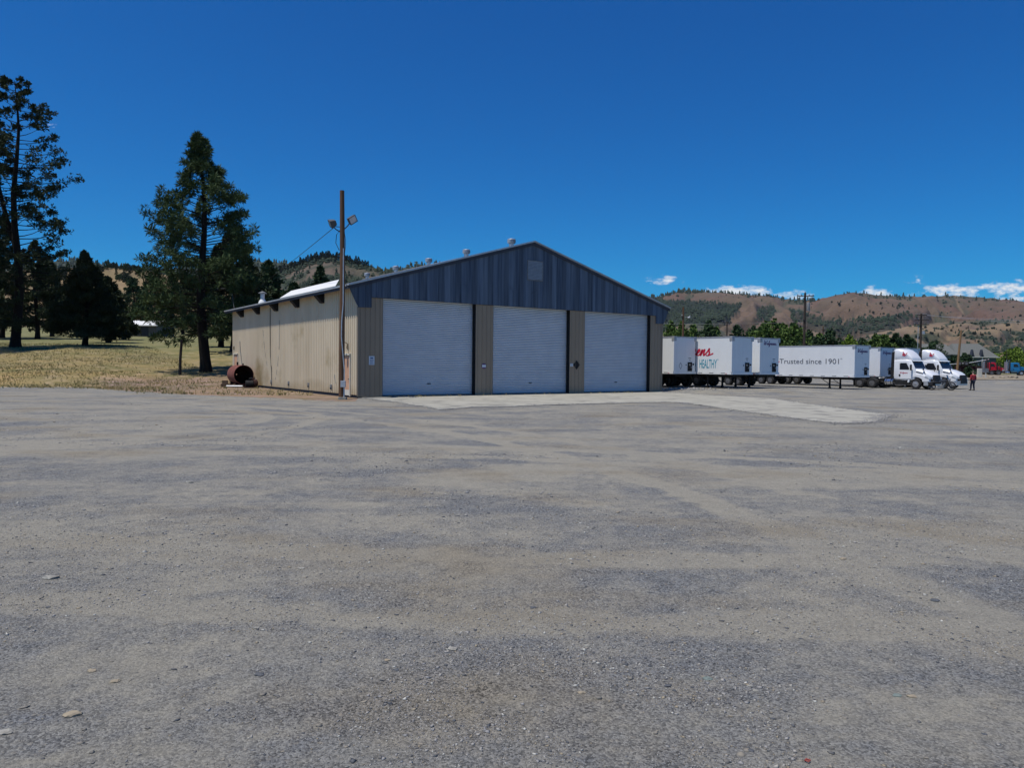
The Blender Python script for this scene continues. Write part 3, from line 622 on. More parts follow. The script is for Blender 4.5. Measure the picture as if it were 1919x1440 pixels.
# dark dense conifer beside it
plant_conifer('conifer_tree', 'dense black-green cone-shaped conifer with short bare trunk standing in tree shade', gp(160, 98), 12, 12.3,
    [(0, 4.4), (.15, 4.7), (.35, 4.1), (.5, 3.1), (.65, 2.2), (.8, 1.3), (.9, .7), (1, .05)], .13, .34, 210, .42, M_ndark, nb=10, per=10, droop=.1, up=.25, bare=.2, sub=4, lean=(.2, 0))
# big ponderosa by the shed
plant_conifer('pine_tree', 'big green ponderosa pine beside the far end of the shed', gp(383, 69), 21, 21.9,
    [(0, 4.4), (.12, 5.2), (.3, 5.4), (.45, 5.2), (.58, 4.3), (.68, 3.5), (.75, 3.0), (.79, 1.8), (.88, 1.2), (.95, .6), (1, .1)],   .155, .48, 200, .54, M_npine, nb=20, width=.075, per=8, droop=.02, up=.55, bare=.42, sub=2, lean=(-.5, 0))
# the belt of trees behind
rows = [
 ('pine_tree', 'dark pine behind the tall forked pine, left of its trunk', 4, 128, 23, 5.2, 31, M_ndark),
 ('pine_tree', 'dark pine standing behind and right of the forked pine trunk', 68, 124, 18, 5.4, 32, M_ndark),
 ('pine_tree', 'slim pine with low crown between the forked pine and the dense cone-shaped conifer', 96, 140, 15.5, 4.0, 33, M_ndark),
 ('conifer_tree', 'conifer half hidden behind the right side of the dense cone-shaped one', 203, 112, 10.8, 3.8, 34, M_ndark),
 ('conifer_tree', 'shorter conifer just left of the white-roofed barn', 217, 128, 9.4, 3.8, 35, M_ndark),
 ('pine_tree', 'small far pine whose trunk shows under the dense cone-shaped conifer', 150, 150, 12, 3.6, 36, M_nfar),
 ('pine_tree', 'deep shaded pine behind the ponderosa, touching the shed corner', 438, 92, 17.0, 5.0, 37, M_ndark),
 ('pine_tree', 'shaded pine between the ponderosa trunk and the shed', 412, 104, 15.5, 4.6, 38, M_ndark),
 ('pine_tree', 'green broad conifer rising behind the shed roof beside the white flue', 506, 108, 13.9, 3.6, 39, M_nfar),
 ('pine_tree', 'low green conifer behind the shed, right of the broad one', 552, 118, 11.3, 3.2, 40, M_nfar),
 ('pine_tree', 'narrow green conifer behind the shed roof under the brown peak', 597, 124, 15.2, 3.2, 41, M_nfar),
 ('pine_tree', 'low conifer just left of the floodlight pole behind the roof', 630, 135, 12.5, 2.8, 42, M_nfar),
 ('pine_tree', 'green conifer behind the white-roofed barn, nearer its left end', 250, 185, 15, 4.2, 43, M_nfar),
 ('pine_tree', 'green conifer behind the white-roofed barn, nearer the ponderosa', 284, 190, 17, 4.6, 44, M_nfar),
 ('pine_tree', 'pale green far tree seen through the gap left of the cone-shaped conifer', 112, 190, 13, 4.0, 45, M_nfar),
 ('pine_tree', 'dark pine cut by the left edge, furthest left of the belt', -28, 120, 20, 5.0, 46, M_ndark),
 ('pine_tree', 'far green conifer between the ponderosa and the barn', 322, 200, 17, 5.0, 47, M_nfar),
 ('pine_tree', 'dark conifer behind the leaning post', 345, 180, 15, 5.0, 48, M_ndark),
 ('pine_tree', 'dark far conifer at the back corner of the shed, behind the deep shaded pine', 470, 128, 15, 4.8, 49, M_ndark),
]
for (nm, lab, px, D, H, W, sd_, m) in rows:
    H_ = H * .9; cb = .16 if nm == 'conifer_tree' else .14
    plant_conifer(nm, lab, gp(px, D), sd_, H_, [(0, W * .9), (.15, W), (.4, W * .85), (.6, W * .62), (.8, W * .38), (.93, W * .18), (1, .12)], cb, .26 + H * .006, 105, .55, m, nb=7, width=.2, per=8, droop=.12, up=.3, bare=.2, sub=3, group='belt of trees beyond the field')

# individual trees dotting the golden hill at left (one of each kind, then copies)
def small_tree(seed, con, m):
    t = empty('hill_tree', (0, 0, 0)); 
    if con: mb, V, Fc = conifer(seed, 9, [(0, 2.0), (.3, 2.2), (.7, 1.2), (1, .1)], .12, .16, 30, .8, nb=5, width=.3, per=4, sub=2, bare=.2)
    else: mb, V, Fc = leafy(seed, 7, 7.5, 420, .85, lobes=7, cb=.2, trunk_r=.2)
    mb.build('trunk', M_bark, t); npmesh('crown', V, Fc, m, t); return t
pro = [small_tree(61, True, M_hilltree), small_tree(62, False, M_hilltree), small_tree(63, False, M_leaf_d), small_tree(64, True, M_leaf_d)]
used = [False] * 4
def hill_tree(p, sc, label, group):
    sc *= .62
    i = random.randrange(4); rz = random.uniform(0, 6.28)
    if not used[i]:
        used[i] = True; o = pro[i]; o.location = p; o.rotation_euler = (0, 0, rz); o.scale = (sc,) * 3
    else: o = copy_tree(pro[i], None, p, rz, sc)
    tag(o, label, 'tree', group); return o
HGpts = [(183, 500), (190, 508), (213, 500), (219, 503), (226, 502), (232, 508), (238, 504), (243, 512), (218, 514), (222, 524), (231, 520), (236, 528), (240, 532), (262, 507), (259, 514), (266, 502), (255, 505), (247, 503), (205, 501), (196, 504), (120, 510), (130, 507), (112, 520), (124, 530), (140, 522), (105, 514), (150, 514), (96, 508), (88, 530), (110, 545), (270, 520), (252, 528), (290, 530), (300, 522), (430, 548), (445, 556), (60, 515), (40, 520), (20, 512)]
def surf(h, px, py):
    d = (h['PX'] - px) ** 2 + ((h['PY'] - py) * 1.5) ** 2 + 1e6 * (h['t'] > 1.0); k = np.unravel_index(np.argmin(d), d.shape); return Vector((h['X'][k], h['Y'][k], h['Z'][k] - .3))
for (px, py) in HGpts: hill_tree(surf(HG, px, py + 3), random.uniform(.75, 1.35), 'dark round-topped tree dotted on the golden grassy hill beyond the field', 'trees dotted on the golden hill')
for px in [505, 515, 523, 531, 544, 552, 558, 564, 569, 581, 587, 592, 601, 609, 613, 618, 624, 629, 636, 640, 648, 655, 668, 676, 684, 690, 540, 548, 555, 562, 567, 572, 578, 584, 590, 594, 598, 603, 607, 611, 616, 621, 626, 632, 645, 652, 658, 664, 672, 680]:
    p = surf(HP, px, float(np.interp(px, [540, 570, 590, 610, 635, 660, 690], [508, 497, 491, 487, 489, 495, 503])))
    o = copy_tree(pro[0], None, p, random.uniform(0, 6), (1.5, 1.5, random.uniform(.9, 1.5))); tag(o, 'dark conifer standing on the crest of the brown peak behind the shed', 'tree', 'conifers on the brown peak')
# largest lone trees on the right-hand slopes
for k in range(150):
    px = random.uniform(1560, 1930); py = random.uniform(598, 645)
    hh = HF if (py > float(np.interp(px, [1560, 1640, 1719, 1790, 1919], [648, 626, 609, 604, 603]))) else HR
    if hh is HR: py = random.uniform(565, 602)
    hill_tree(surf(hh, px, py), random.uniform(.8, 1.3) * (1.0 if hh is HF else 1.5), 'small dark tree dotted on the brown slopes beyond the houses', 'trees dotted on the brown slopes')
# leafy trees behind the trailers
GL = 'leafy trees behind the trailers'
for (px, D, top, W, lab, m, nm) in [
    (1252, 120, 605, 5, 'leafy tree showing between the shed corner and the short lamp pole', M_leaf, 'broadleaf_tree'), (1272, 118, 607, 5, 'round green tree behind the short lamp pole', M_leaf, 'broadleaf_tree'), (1295, 122, 610, 4.6, 'low green tree between lamp pole and pointed tree', M_leaf, 'broadleaf_tree'),
    (1324, 116, 604, 4.2, 'pointed green tree above the trailer with red script', M_leaf_d, 'broadleaf_tree'), (1338, 125, 614, 5, 'pale green low tree right of the pointed one', M_leaf, 'broadleaf_tree'), (1379, 120, 612, 4.5, 'small round tree right of the small crossarm pole', M_leaf_d, 'broadleaf_tree'),
    (1408, 122, 614, 4.5, 'dark green tree at the foot of the big clump', M_leaf_d, 'broadleaf_tree'), (1428, 112, 603, 5.4, 'left crown of the big leafy clump behind the trailers', M_leaf, 'broadleaf_tree'), (1447, 114, 603, 5.4, 'middle crown of the big leafy clump behind the trailers', M_leaf, 'broadleaf_tree'), (1462, 116, 608, 5, 'right crown of the big leafy clump behind the trailers', M_leaf, 'broadleaf_tree'),
    (1481, 110, 605, 5.2, 'tall green tree just left of the transformer pole', M_leaf, 'broadleaf_tree'), (1497, 125, 620, 5, 'pale low tree behind the transformer pole', M_leaf, 'broadleaf_tree'), (1515, 122, 622, 5, 'low tree just right of the transformer pole', M_leaf_d, 'broadleaf_tree'),
    (1551, 118, 620, 5.6, 'round green tree right of the thin pole', M_leaf_d, 'broadleaf_tree'), (1534, 130, 628, 5, 'low tree left of the thin pole', M_leaf, 'broadleaf_tree'), (1590, 135, 632, 5, 'small light green tree above the long trailer', M_leaf_b, 'broadleaf_tree'), (1570, 160, 636, 7, 'low far tree behind the long trailer text', M_leaf_d, 'broadleaf_tree'), (1612, 160, 636, 7, 'low far tree behind the nose of the long trailer', M_leaf_d, 'broadleaf_tree'),
    (1640, 125, 630, 4.6, 'green tree left of the dark conifers behind the trucks', M_leaf, 'broadleaf_tree'), (1655, 122, 629, 4.6, 'green tree beside the dark conifer behind the trucks', M_leaf, 'broadleaf_tree'), (1663, 130, 636, 4, 'bright green low tree behind the parked tractor', M_leaf_b, 'broadleaf_tree'),
    (1708, 150, 638, 6, 'dark tree between conifers and the wooden utility pole', M_leaf_d, 'broadleaf_tree'), (1745, 175, 640, 7, 'dark tree behind the long grey roof', M_leaf_d, 'broadleaf_tree')]:
    g = gp(px, D); H = (at(px, top, D).z - g.z); plant_leafy(nm, lab, g, int(px), H, W, 900, .42, m, GL, cb=.12)
for (px, D, top, W, lab) in [(1676, 124, 628, 2.6, 'dark conifer behind the white trailer nose, left of the pair'), (1697, 126, 630, 2.6, 'dark conifer just behind the first tractor fairing')]:
    g = gp(px, D); H = at(px, top, D).z - g.z; plant_conifer('conifer_tree', lab, g, int(px), H, [(0, W), (.3, W * .9), (.7, W * .5), (1, .1)], .1, .2, 70, .5, M_leaf_d, nb=7, width=.25, per=6, sub=3, bare=.15, group=GL)
g = gp(1898, 210); plant_leafy('broadleaf_tree', 'bright yellow-green spreading tree behind the log trucks', g, 91, at(1898, 655, 210).z - g.z, 10.5, 1800, .5, M_leaf_b, lobes=11, cb=.3)
g = gp(1925, 215); plant_leafy('broadleaf_tree', 'olive tree at the right edge behind the blue truck', g, 92, at(1925, 657, 215).z - g.z, 9, 1300, .5, M_leaf, lobes=9, cb=.3)
g = gp(1806, 158); plant_leafy('broadleaf_tree', 'bushy grey-green tree in front of the houses beside the leaning pole', g, 93, at(1803, 663, 158).z - g.z, 4.6, 1100, .4, M_leaf_d, cb=.08)
g = gp(1785, 160); plant_leafy('broadleaf_tree', 'dark bush against the house gable, left of the leaning pole', g, 94, at(1790, 668, 160).z - g.z, 4, 800, .4, M_leaf_d, cb=.05)

# ------------------------------------------------------------------ the shed
W, L, HD, ZE, ZA, OV = 24.33, 27.2, 5.72, 6.29, 9.986, .61
SL = (ZA - ZE) / (W / 2 + OV)
def roofz(s): return ZE + SL * (min(s, W - s) + OV)
shed = empty('equipment_shed', (-8.71, 41.42, 0), AB); tag(shed, 'large beige metal shed with blue board gable and three roll-up doors', 'building')
def ribbed(name, m, s0, s1, z0, ztop, pitch, depth, axis='s', off=0.0, parent=shed, flat=.55, out=-1):
    """trapezoid-ribbed sheet running along s (at t=off) or along t (at s=off); out is the side the ribs stand proud"""
    mb = MB(); n = max(1, int(round((s1 - s0) / pitch))); w = (s1 - s0) / n; prof = []
    for i in range(n):
        a = s0 + i * w; prof += [(a, 0), (a + w * flat * .5, 0), (a + w * (flat * .5 + .12), 1), (a + w * (1 - flat * .5 - .12), 1), (a + w * (1 - flat * .5), 0)]
    prof.append((s1, 0)); V = []; Fc = []
    for (q, h) in prof:
        zt = ztop(q) if callable(ztop) else ztop; o_ = off + out * h * depth
        for z in (z0, zt): V.append((q, o_, z) if axis == 's' else (o_, q, z))
    for i in range(len(prof) - 1):
        Fc.append((2 * i, 2 * i + 2, 2 * i + 3, 2 * i + 1) if (axis == 's') == (out < 0) else (2 * i, 2 * i + 1, 2 * i + 3, 2 * i + 2))
    mb.add(V, Fc); me = bpy.data.meshes.new(name); me.from_pydata(V, [], Fc); me.materials.append(m)
    o = bpy.data.objects.new(name, me); COL.objects.link(o); o.parent = parent; return o
ZB = .16
ribbed('wall', M_siding, 0.0, L, ZB, roofz(0) - .12, .305, .065, 't', 0.0, flat=.5)                # long sunlit side
ribbed('wall', M_siding, 0.0, L, ZB, roofz(0) - .12, .23, .035, 't', W, out=1)
ribbed('wall', M_siding, 0.0, W, ZB, lambda s: roofz(s) - .1, .23, .03, 's', L, out=1)
OPEN = [(1.53, 7.79), (9.12, 15.35), (16.71, 23.05)]
edges = [0.0] + [q for p in OPEN for q in p] + [W]
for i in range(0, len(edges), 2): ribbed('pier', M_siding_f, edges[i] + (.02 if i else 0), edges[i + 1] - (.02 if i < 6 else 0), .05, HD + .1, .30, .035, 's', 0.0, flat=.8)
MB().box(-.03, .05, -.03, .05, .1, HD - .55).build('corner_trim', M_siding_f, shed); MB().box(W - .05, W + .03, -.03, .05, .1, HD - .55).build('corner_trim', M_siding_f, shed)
mb = MB(); mb.box(.03, W - .03, .08, .32, -.3, .055); mb.box(.05, .3, .3, L - .1, -.3, .2); mb.box(W - .3, W - .05, .3, L - .1, -.3, .2); mb.build('footing', M_trim, shed)
# doors
for (a, b) in OPEN:
    n = 52; z1 = HD + .05; z0 = .10; V = []; Fc = []; k = 6; hh = (z1 - z0) / n
    d = empty('roller_door', ((a + b) / 2, .30, 0), 0, shed); hw = (b - a) / 2 - .03
    prof = []
    for i in range(n):
        for j in range(k): q = j / k; prof.append((z0 + (i + q) * hh, (.012, -.040, -.062, -.070, -.066, -.045)[j]))
    prof.append((z1, 0))
    for (z, y) in prof: V += [(-hw, y - .0, z), (hw, y, z)]
    Fc = [(2 * i, 2 * i + 1, 2 * i + 3, 2 * i + 2) for i in range(len(prof) - 1)]
    npmesh('curtain', V, Fc, M_shutter, d)
    MB().box(-hw, hw, -.075, .03, .055, .125).build('bottom_bar', M_dim_galv, d, .006); MB().box(-.12, .12, -.10, -.072, .75, .80).tube([(0, -.08, .775), (0, -.12, .775)], .03, 8).build('handle', M_black, d)
    for sg in (-1, 1):
        f = MB(); x0 = sg * (hw + .03); f.box(min(x0, x0 + sg * .02), max(x0, x0 + sg * .02), -.295, .05, .05, HD + .1); f.box(min(x0 - sg * .075, x0 + sg * .02), max(x0 - sg * .075, x0 + sg * .02), -.075, -.035, .05, HD + .08)
        f.build('guide_rail', M_black, d)
mb = MB(); 
for (a, b) in OPEN: mb.box(a, b, .45, .5, .05, HD + .6)
mb.build('inner_screen', M_black, shed)
# blue board gable: board and batten, each board its own plane, wings dropping at both ends
gb = MB(); q = -.0; n = 62; bw = W / n
for i in range(n):
    s0 = i * bw; s1 = s0 + bw; zb0 = HD if (s0 > .5 and s1 < W - .5) else HD - .6
    jit = random.uniform(-.012, .012); y0 = -.10 + jit
    ztl, ztr = roofz(s0) - .06, roofz(s1) - .06; zj = random.uniform(-.015, .01)
    gb.add([(s0 + .004, y0, zb0 + zj), (s1 - .004, y0, zb0 + zj), (s1 - .004, y0, ztr), (s0 + .004, y0, ztl), (s0 + .004, -.055, zb0 + zj), (s1 - .004, -.055, zb0 + zj), (s1 - .004, -.055, ztr), (s0 + .004, -.055, ztl)],
           [(0, 1, 2, 3), (4, 7, 6, 5), (0, 4, 5, 1), (0, 3, 7, 4), (1, 5, 6, 2)], i % 3)
for sg, e in ((-1, 0.0), (1, W)):
    x = lambda v: e + sg * v
    gb.prism([(x(.0), -.095, HD - .6), (x(.14), -.095, HD - .38), (x(.55), -.095, ZE - .12), (x(.6), -.095, ZE - .02), (x(0), -.095, roofz(0) - .06)], (0, .045, 0), 1)
def wood_var(k):
    return mat('weathered blue boards', tuple(q * k for q in (.040, .060, .096)), tuple(q * k for q in (.12, .16, .215)), 1.0, (5, 5, .22), 6, .3, .72, .85, bump=.3, bscale=8, bdist=.01, bstretch=(4, 4, .3), c3=(.028, .036, .052), s3=.8, t3=(.66, .85))
gb.build('gable', [M_wood, wood_var(.8), wood_var(1.18)], shed)
mb = MB(); mb.box(.1, W - .1, -.04, .0, HD - .02, HD + .12); mb.build('header', M_trim, shed)
# barge boards, roof sheets, ridge
for sg in (-1, 1):
    f = lambda s: (s if sg < 0 else W - s)
    e0, e1 = -OV, W / 2
    MB().prism([(f(e0), -.19, ZE - .17), (f(e1), -.19, ZA - .20), (f(e1), -.19, ZA - .005), (f(e0), -.19, ZE - .005)], (0, .07, 0)).build('barge_board', M_trim, shed, .006)
    MB().prism([(f(e0 - .03), -.24, ZE + .012), (f(e1), -.24, ZA + .012), (f(e1), -.24, ZA + .11), (f(e0 - .03), -.24, ZE + .11)], (0, .3, 0)).build('rake_flashing', M_roof if sg > 0 else M_galv, shed)
    MB().box(min(f(e0 - .07), f(e0 - .015)), max(f(e0 - .07), f(e0 - .015)), .1, L + .3, ZE - .02, ZE + .075).build('eave_flashing', M_galv, shed)
    r = MB(); nn = 64
    for i in range(nn):   # standing ribs of the roof sheet
        t0 = -.24 + (L + .6) * i / nn; t1 = -.24 + (L + .6) * (i + 1) / nn; tm = t0 + .05
        P_ = lambda s, t, h: (f(s), t, ZE + SL * (s + OV) + h)
        r.add([P_(e0 - .04, t0, .03), P_(e1, t0, .03), P_(e1, tm, .03), P_(e0 - .04, tm, .03), P_(e0 - .04, tm + .02, .0), P_(e1, tm + .02, .0), P_(e1, t1, .0), P_(e0 - .04, t1, .0)], [(0, 1, 2, 3), (3, 2, 5, 4), (4, 5, 6, 7)])
    r.build('roof', M_roof, shed)
    MB().prism([(f(e0 + .01), -.1, ZE - .05), (f(e1), -.1, ZA - .06), (f(e1), -.1, ZA - .025), (f(e0 + .01), -.1, ZE - .015)], (0, L + .4, 0)).build('roof_deck', M_black, shed)
    MB().box(min(f(e0 - .01), f(e0 + .03)), max(f(e0 - .01), f(e0 + .03)), -.1, L + .3, ZE - .17, ZE - .03).build('eave_board', M_trim, shed)
MB().prism([(W / 2 - .18, -.25, ZA + .0), (W / 2, -.25, ZA + .07), (W / 2 + .18, -.25, ZA + .0), (W / 2, -.25, ZA + .035)], (0, L + .65, 0)).build('ridge_cap', M_roof, shed)
for t in (5.3, 9.96, 14.6, 19.1, 23.8):
    MB().prism([(.0, t - .24, ZE - .62), (-.2, t - .24, ZE - .62), (-OV + .04, t - .24, ZE - .2), (-OV + .04, t - .24, ZE - .06), (0, t - .24, ZE + .11)], (0, .48, 0)).build('rafter_end', M_black, shed)
# raised white roof panel on the sunlit side
MB().prism([(-OV - .05, 1.7, ZE + .10), (1.0, 5.4, ZE + SL * 1.6 + .44), (1.0, 14.7, ZE + SL * 1.6 + .44), (-OV - .05, 12.0, ZE + .10)], (0, 0, .03)).build('roof_panel', M_white_metal, shed)
M_louvre = mat('louvre grey', (.36, .37, .39), (.28, .29, .31), 4, rough=.6)
# gable louvre
lv = empty('louvre_vent', (12.28, -.12, 7.49), 0, shed)
mb = MB(); mb.box(-.64, .64, -.03, .0, 0, .05); mb.box(-.64, .64, -.03, 0, 1.26, 1.31); mb.box(-.64, -.59, -.03, 0, .05, 1.26); mb.box(.59, .64, -.03, 0, .05, 1.26); mb.build('frame', M_dim_galv, lv)
mb = MB()
for i in range(13): z = .07 + i * .092; mb.prism([(-.585, -.035, z), (-.585, -.003, z + .075), (-.585, .0, z + .085), (-.585, -.035, z + .012)], (1.17, 0, 0))
mb.build('slats', M_louvre, lv)
# turbine vents on the ridge
def turbine():
    t = empty('turbine_vent', (0, 0, 0), 0, shed)
    MB().tube([(0, 0, -.12), (0, 0, .28)], .17, 14).build('neck', M_galv, t, smooth=True)
    mb = MB(); n = 18
    for i in range(n):
        a = 2 * pi * i / n; b = a + .24; P_ = []
        for (z, r) in ((.25, .24), (.26, .275), (.38, .285), (.49, .275), (.50, .26)): P_.append((z, r))
        for j in range(4):
            z0_, r0_ = P_[j]; z1_, r1_ = P_[j + 1]
            mb.add([(cos(a) * r0_, sin(a) * r0_, z0_), (cos(b) * r0_ * .93, sin(b) * r0_ * .93, z0_), (cos(b) * r1_ * .93, sin(b) * r1_ * .93, z1_), (cos(a) * r1_, sin(a) * r1_, z1_)], [(0, 1, 2, 3)])
    mb.build('vanes', M_galv, t, smooth=True)
    MB().tube([(0, 0, .49), (0, 0, .53), (0, 0, .585)], [.285, .27, .04], 16).build('cap', M_galv, t, smooth=True)
    MB().tube([(0, 0, .24), (0, 0, .5)], .2, 10).build('core', M_dim_galv, t); return t
t0 = turbine(); t0.location = (W / 2, 2.47, ZA + .02); t0.scale = (1.0,) * 3
for t in (8.4, 14.3, 20.4, 26.6): copy_tree(t0, shed, (W / 2, t, ZA + .02), random.random())
fl = empty('flue', (1.0, 21.9, ZE + SL * 1.6), 0, shed)
MB().tube([(0, 0, -.1), (0, 0, .12), (0, 0, .3)], [.36, .3, .2], 12).build('flashing', M_white_metal, fl, smooth=True); MB().tube([(0, 0, .3), (0, 0, .78)], .17, 12).build('pipe', M_galv, fl, smooth=True)
MB().tube([(0, 0, .8), (0, 0, .84), (0, 0, .98)], [.33, .33, .05], 14).build('cap', M_dim_galv, fl, smooth=True)
# side door near the front corner, and the plywood door at the back
def side_door(t, wd, z1, m, m2):
    d = empty('side_door', (-.05, t, 0), 0, shed)
    MB().box(-.02, .04, -wd / 2, wd / 2, .42, z1 - .06).box(-.021, .041, -wd / 2, wd / 2, .1, .419, 1).build('leaf', [m, m2], d)
    mb = MB(); mb.box(-.05, .05, -wd / 2 - .08, -wd / 2 - .002, .05, z1); mb.box(-.05, .05, wd / 2 + .002, wd / 2 + .08, .05, z1); mb.box(-.10, .05, -wd / 2 - .12, wd / 2 + .12, z1 + .002, z1 + .09); mb.build('frame', M_cream, d)
    MB().tube([(-.02, -wd / 2 + .1, 1.05), (-.09, -wd / 2 + .1, 1.05)], .03, 8).build('handle', M_dim_galv, d); return d
side_door(1.45, .92, 2.42, M_door_tan, M_cream); side_door(25.9, 1.05, 2.6, M_door_tan, M_door_tan)
wl = empty('wall_lamp', (-.04, 1.3, 2.75), 0, shed); MB().tube([(0, 0, .3), (-.22, 0, .42), (-.34, 0, .3)], .02, 6).build('arm', M_black, wl); MB().tube([(-.34, 0, .33), (-.36, 0, .18), (-.37, 0, .12)], [.05, .12, .13], 10).build('shade', M_dim_galv, wl)
MB().tube([(0, .05, 0), (-.06, .05, .1), (-.05, -.02, .28)], .025, 6).build('conduit', M_black, wl)
for t, z in ((5.0, .35), (9.0, .35), (13.0, .35), (17.0, .35)):
    v_ = empty('wall_vent', (-.05, t - 1.1, z), 0, shed); MB().box(-.05, .0, -.14, .14, 0, .3).build('hood', M_dim_galv, v_, .01); MB().box(-.055, -.052, -.11, .11, .02, .12).build('grille', M_black, v_)
MB().tube([(-.05, 16.3, 6.0), (-.05, 16.3, 4.0), (-.06, 16.2, 2.5), (-.05, 15.9, 1.2), (-.05, 15.9, .2)], .025, 6).build('cable', M_black, shed)
MB().tube([(-.05, 14.1, 5.0), (-.05, 14.1, 3.2), (-.05, 14.5, 1.6), (-.05, 15.0, .7)], .014, 6).build('cable', M_dim_galv, shed)
MB().tube([(-.05, 18.2, 4.6), (-.06, 17.6, 2.8), (-.05, 17.0, 1.6)], .012, 6).build('cable', M_dim_galv, shed)
MB().tube([(-.05, 3.35, 1.25), (-.07, 3.3, 1.1), (-.05, 3.15, .75)], .02, 6).build('cable', M_dim_galv, shed)
MB().box(-.09, -.04, 26.45, 26.7, 3.0, 3.3).build('junction_box', M_black, shed)
# signs on the piers (hang on the wall: things of their own)
def shed_pt(s, t, z): q = Vector((-8.71, 41.42, 0)) + UB * s + VB * t; return Vector((q.x, q.y, z))
def text_mesh(txt, size, m, parent, loc, rot, name='lettering', bold=0.0, shear=0, sx=1.0, depth=.002, align='CENTER'):
    cu = bpy.data.curves.new('t', 'FONT'); cu.body = txt; cu.size = size; cu.extrude = depth; cu.offset = bold; cu.shear = shear; cu.align_x = align; cu.resolution_u = 4
    to = bpy.data.objects.new('t', cu); COL.objects.link(to); bpy.context.view_layer.update()
    me = bpy.data.meshes.new_from_object(to.evaluated_get(bpy.context.evaluated_depsgraph_get())); bpy.data.objects.remove(to); bpy.data.curves.remove(cu)
    me.materials.clear(); me.materials.append(m); o = bpy.data.objects.new(name, me); COL.objects.link(o); o.parent = parent; o.location = loc; o.rotation_euler = rot; o.scale = (sx, 1, 1); return o
sg = empty('notice_sign', shed_pt(.83, -.035, 2.1), AB); tag(sg, 'white notice sheet with blue print on the front pier nearest the shed corner', 'sign')
MB().box(-.17, .17, 0, .01, -.22, .28).build('board', M_sign, sg)
mb = MB(); mb.box(-.09, .09, -.004, 0, .12, .2)
for z, w_ in ((.06, .12), (.02, .10), (-.02, .13), (-.07, .07), (-.12, .13), (-.16, .11)): mb.box(-w_, w_, -.004, 0, z - .012, z + .006)
mb.build('print', M_ink, sg)
sg = empty('round_sign', shed_pt(8.42, -.035, 1.86), AB); tag(sg, 'small white plate with purple rim on the pier between first and second doors', 'sign')
MB().cyl((0, 0, 0), (0, .01, 0), .17, 20).build('rim', M_purple, sg); MB().box(-.14, .14, -.01, 0, -.08, .08).build('plate', M_sign, sg)
sg = empty('diamond_sign', shed_pt(15.98, -.035, 2.0), AB); tag(sg, 'black diamond placard on the pier between second and third doors', 'sign')
MB().prism([(0, 0, -.34), (.3, 0, 0), (0, 0, .3), (-.3, 0, 0)], (0, .012, 0)).build('placard', M_black, sg)
sg = empty('small_sign', shed_pt(15.56, -.035, 1.98), AB); tag(sg, 'little white plate beside the black diamond placard', 'sign')
MB().box(-.14, .1, 0, .01, -.1, .1).build('plate', M_sign, sg)
mb = MB(); mb.box(-.1, .06, -.004, 0, .02, .05); mb.box(-.08, .04, -.004, 0, -.05, -.03); mb.build('print', M_dim_galv, sg)

# ------------------------------------------------------------------ poles and wires
fpz = gp(640.5, 40.2); fp = empty('floodlight_pole', (fpz.x, fpz.y, 0)); tag(fp, 'bare wooden pole with two floodlights and grey conduit by the shed corner', 'pole')
MB().tube([(0, 0, -.3), (.0, 0, 3), (.02, 0, 7), (-.02, 0, 11.35)], [.165, .155, .14, .12], 14).build('post', M_pole, fp, smooth=True)
MB().tube([(.16, -.13, .35), (.17, -.13, 1.6), (.12, -.17, 2.2), (.02, -.2, 3.4), (.03, -.2, 4.2), (.1, -.16, 5.2), (.1, -.15, 8.2)], .03, 8).build('conduit', M_galv, fp, smooth=True)
MB().box(-.0, .26, -.30, -.14, .65, 1.0).build('switch_box', M_galv, fp, .01); MB().tube([(.16, -.14, .65), (.16, -.14, .02)], .04, 8).build('conduit', M_galv, fp)
MB().box(-.1, .32, -.42, -.05, -.02, .1).build('pad', M_concrete, fp, .01)
MB().tube([(-.1, -.05, 9.2), (-.3, -.05, 8.95), (-.34, -.05, 8.5), (-.14, -.1, 8.1)], .018, 6).build('cable', M_black, fp); MB().tube([(.12, -.05, 9.1), (.2, -.08, 8.7), (.2, -.08, 8.3), (.13, -.1, 7.8)], .015, 6).build('cable', M_black, fp)
M_flood = mat('floodlight grey', (.10, .10, .105), (.06, .06, .065), 4, rough=.6)
def flood(x, z, rz, tilt):
    f = empty('floodlight', (x, -.05, z), rz, fp); f.rotation_euler = (tilt[0], tilt[1], rz)
    MB().loft([[(-.16, .16, -.12), (.16, .16, -.12), (.16, .16, .12), (-.16, .16, .12)], [(-.22, -.02, -.18), (.22, -.02, -.18), (.22, -.02, .18), (-.22, -.02, .18)], [(-.24, -.16, -.2), (.24, -.16, -.2), (.24, -.16, .2), (-.24, -.16, .2)]]).build('housing', M_flood, f, .012)
    MB().box(-.2, .2, -.172, -.163, -.16, .16).build('lens', M_lamp, f); MB().box(-.24, .24, -.18, -.162, .165, .2).box(-.24, .24, -.18, -.162, -.2, -.165).box(-.24, -.205, -.18, -.162, -.165, .165).box(.205, .24, -.18, -.162, -.165, .165).build('bezel', M_trim, f)
flood(-.50, 9.58, radians(-60), (radians(25), radians(20))); flood(.50, 9.78, radians(35), (radians(18), radians(-35)))
MB().tube([(-.1, 0, 9.1), (-.35, -.02, 9.25), (-.46, -.03, 9.38)], .03, 7).build('arm', M_trim, fp); MB().tube([(.1, 0, 9.25), (.3, -.02, 9.45), (.38, -.03, 9.55)], .03, 7).build('arm', M_trim, fp)
MB().tube([(-.1, 0, 9.38), (-.42, 0, 9.4)], .022, 6).build('arm', M_trim, fp)
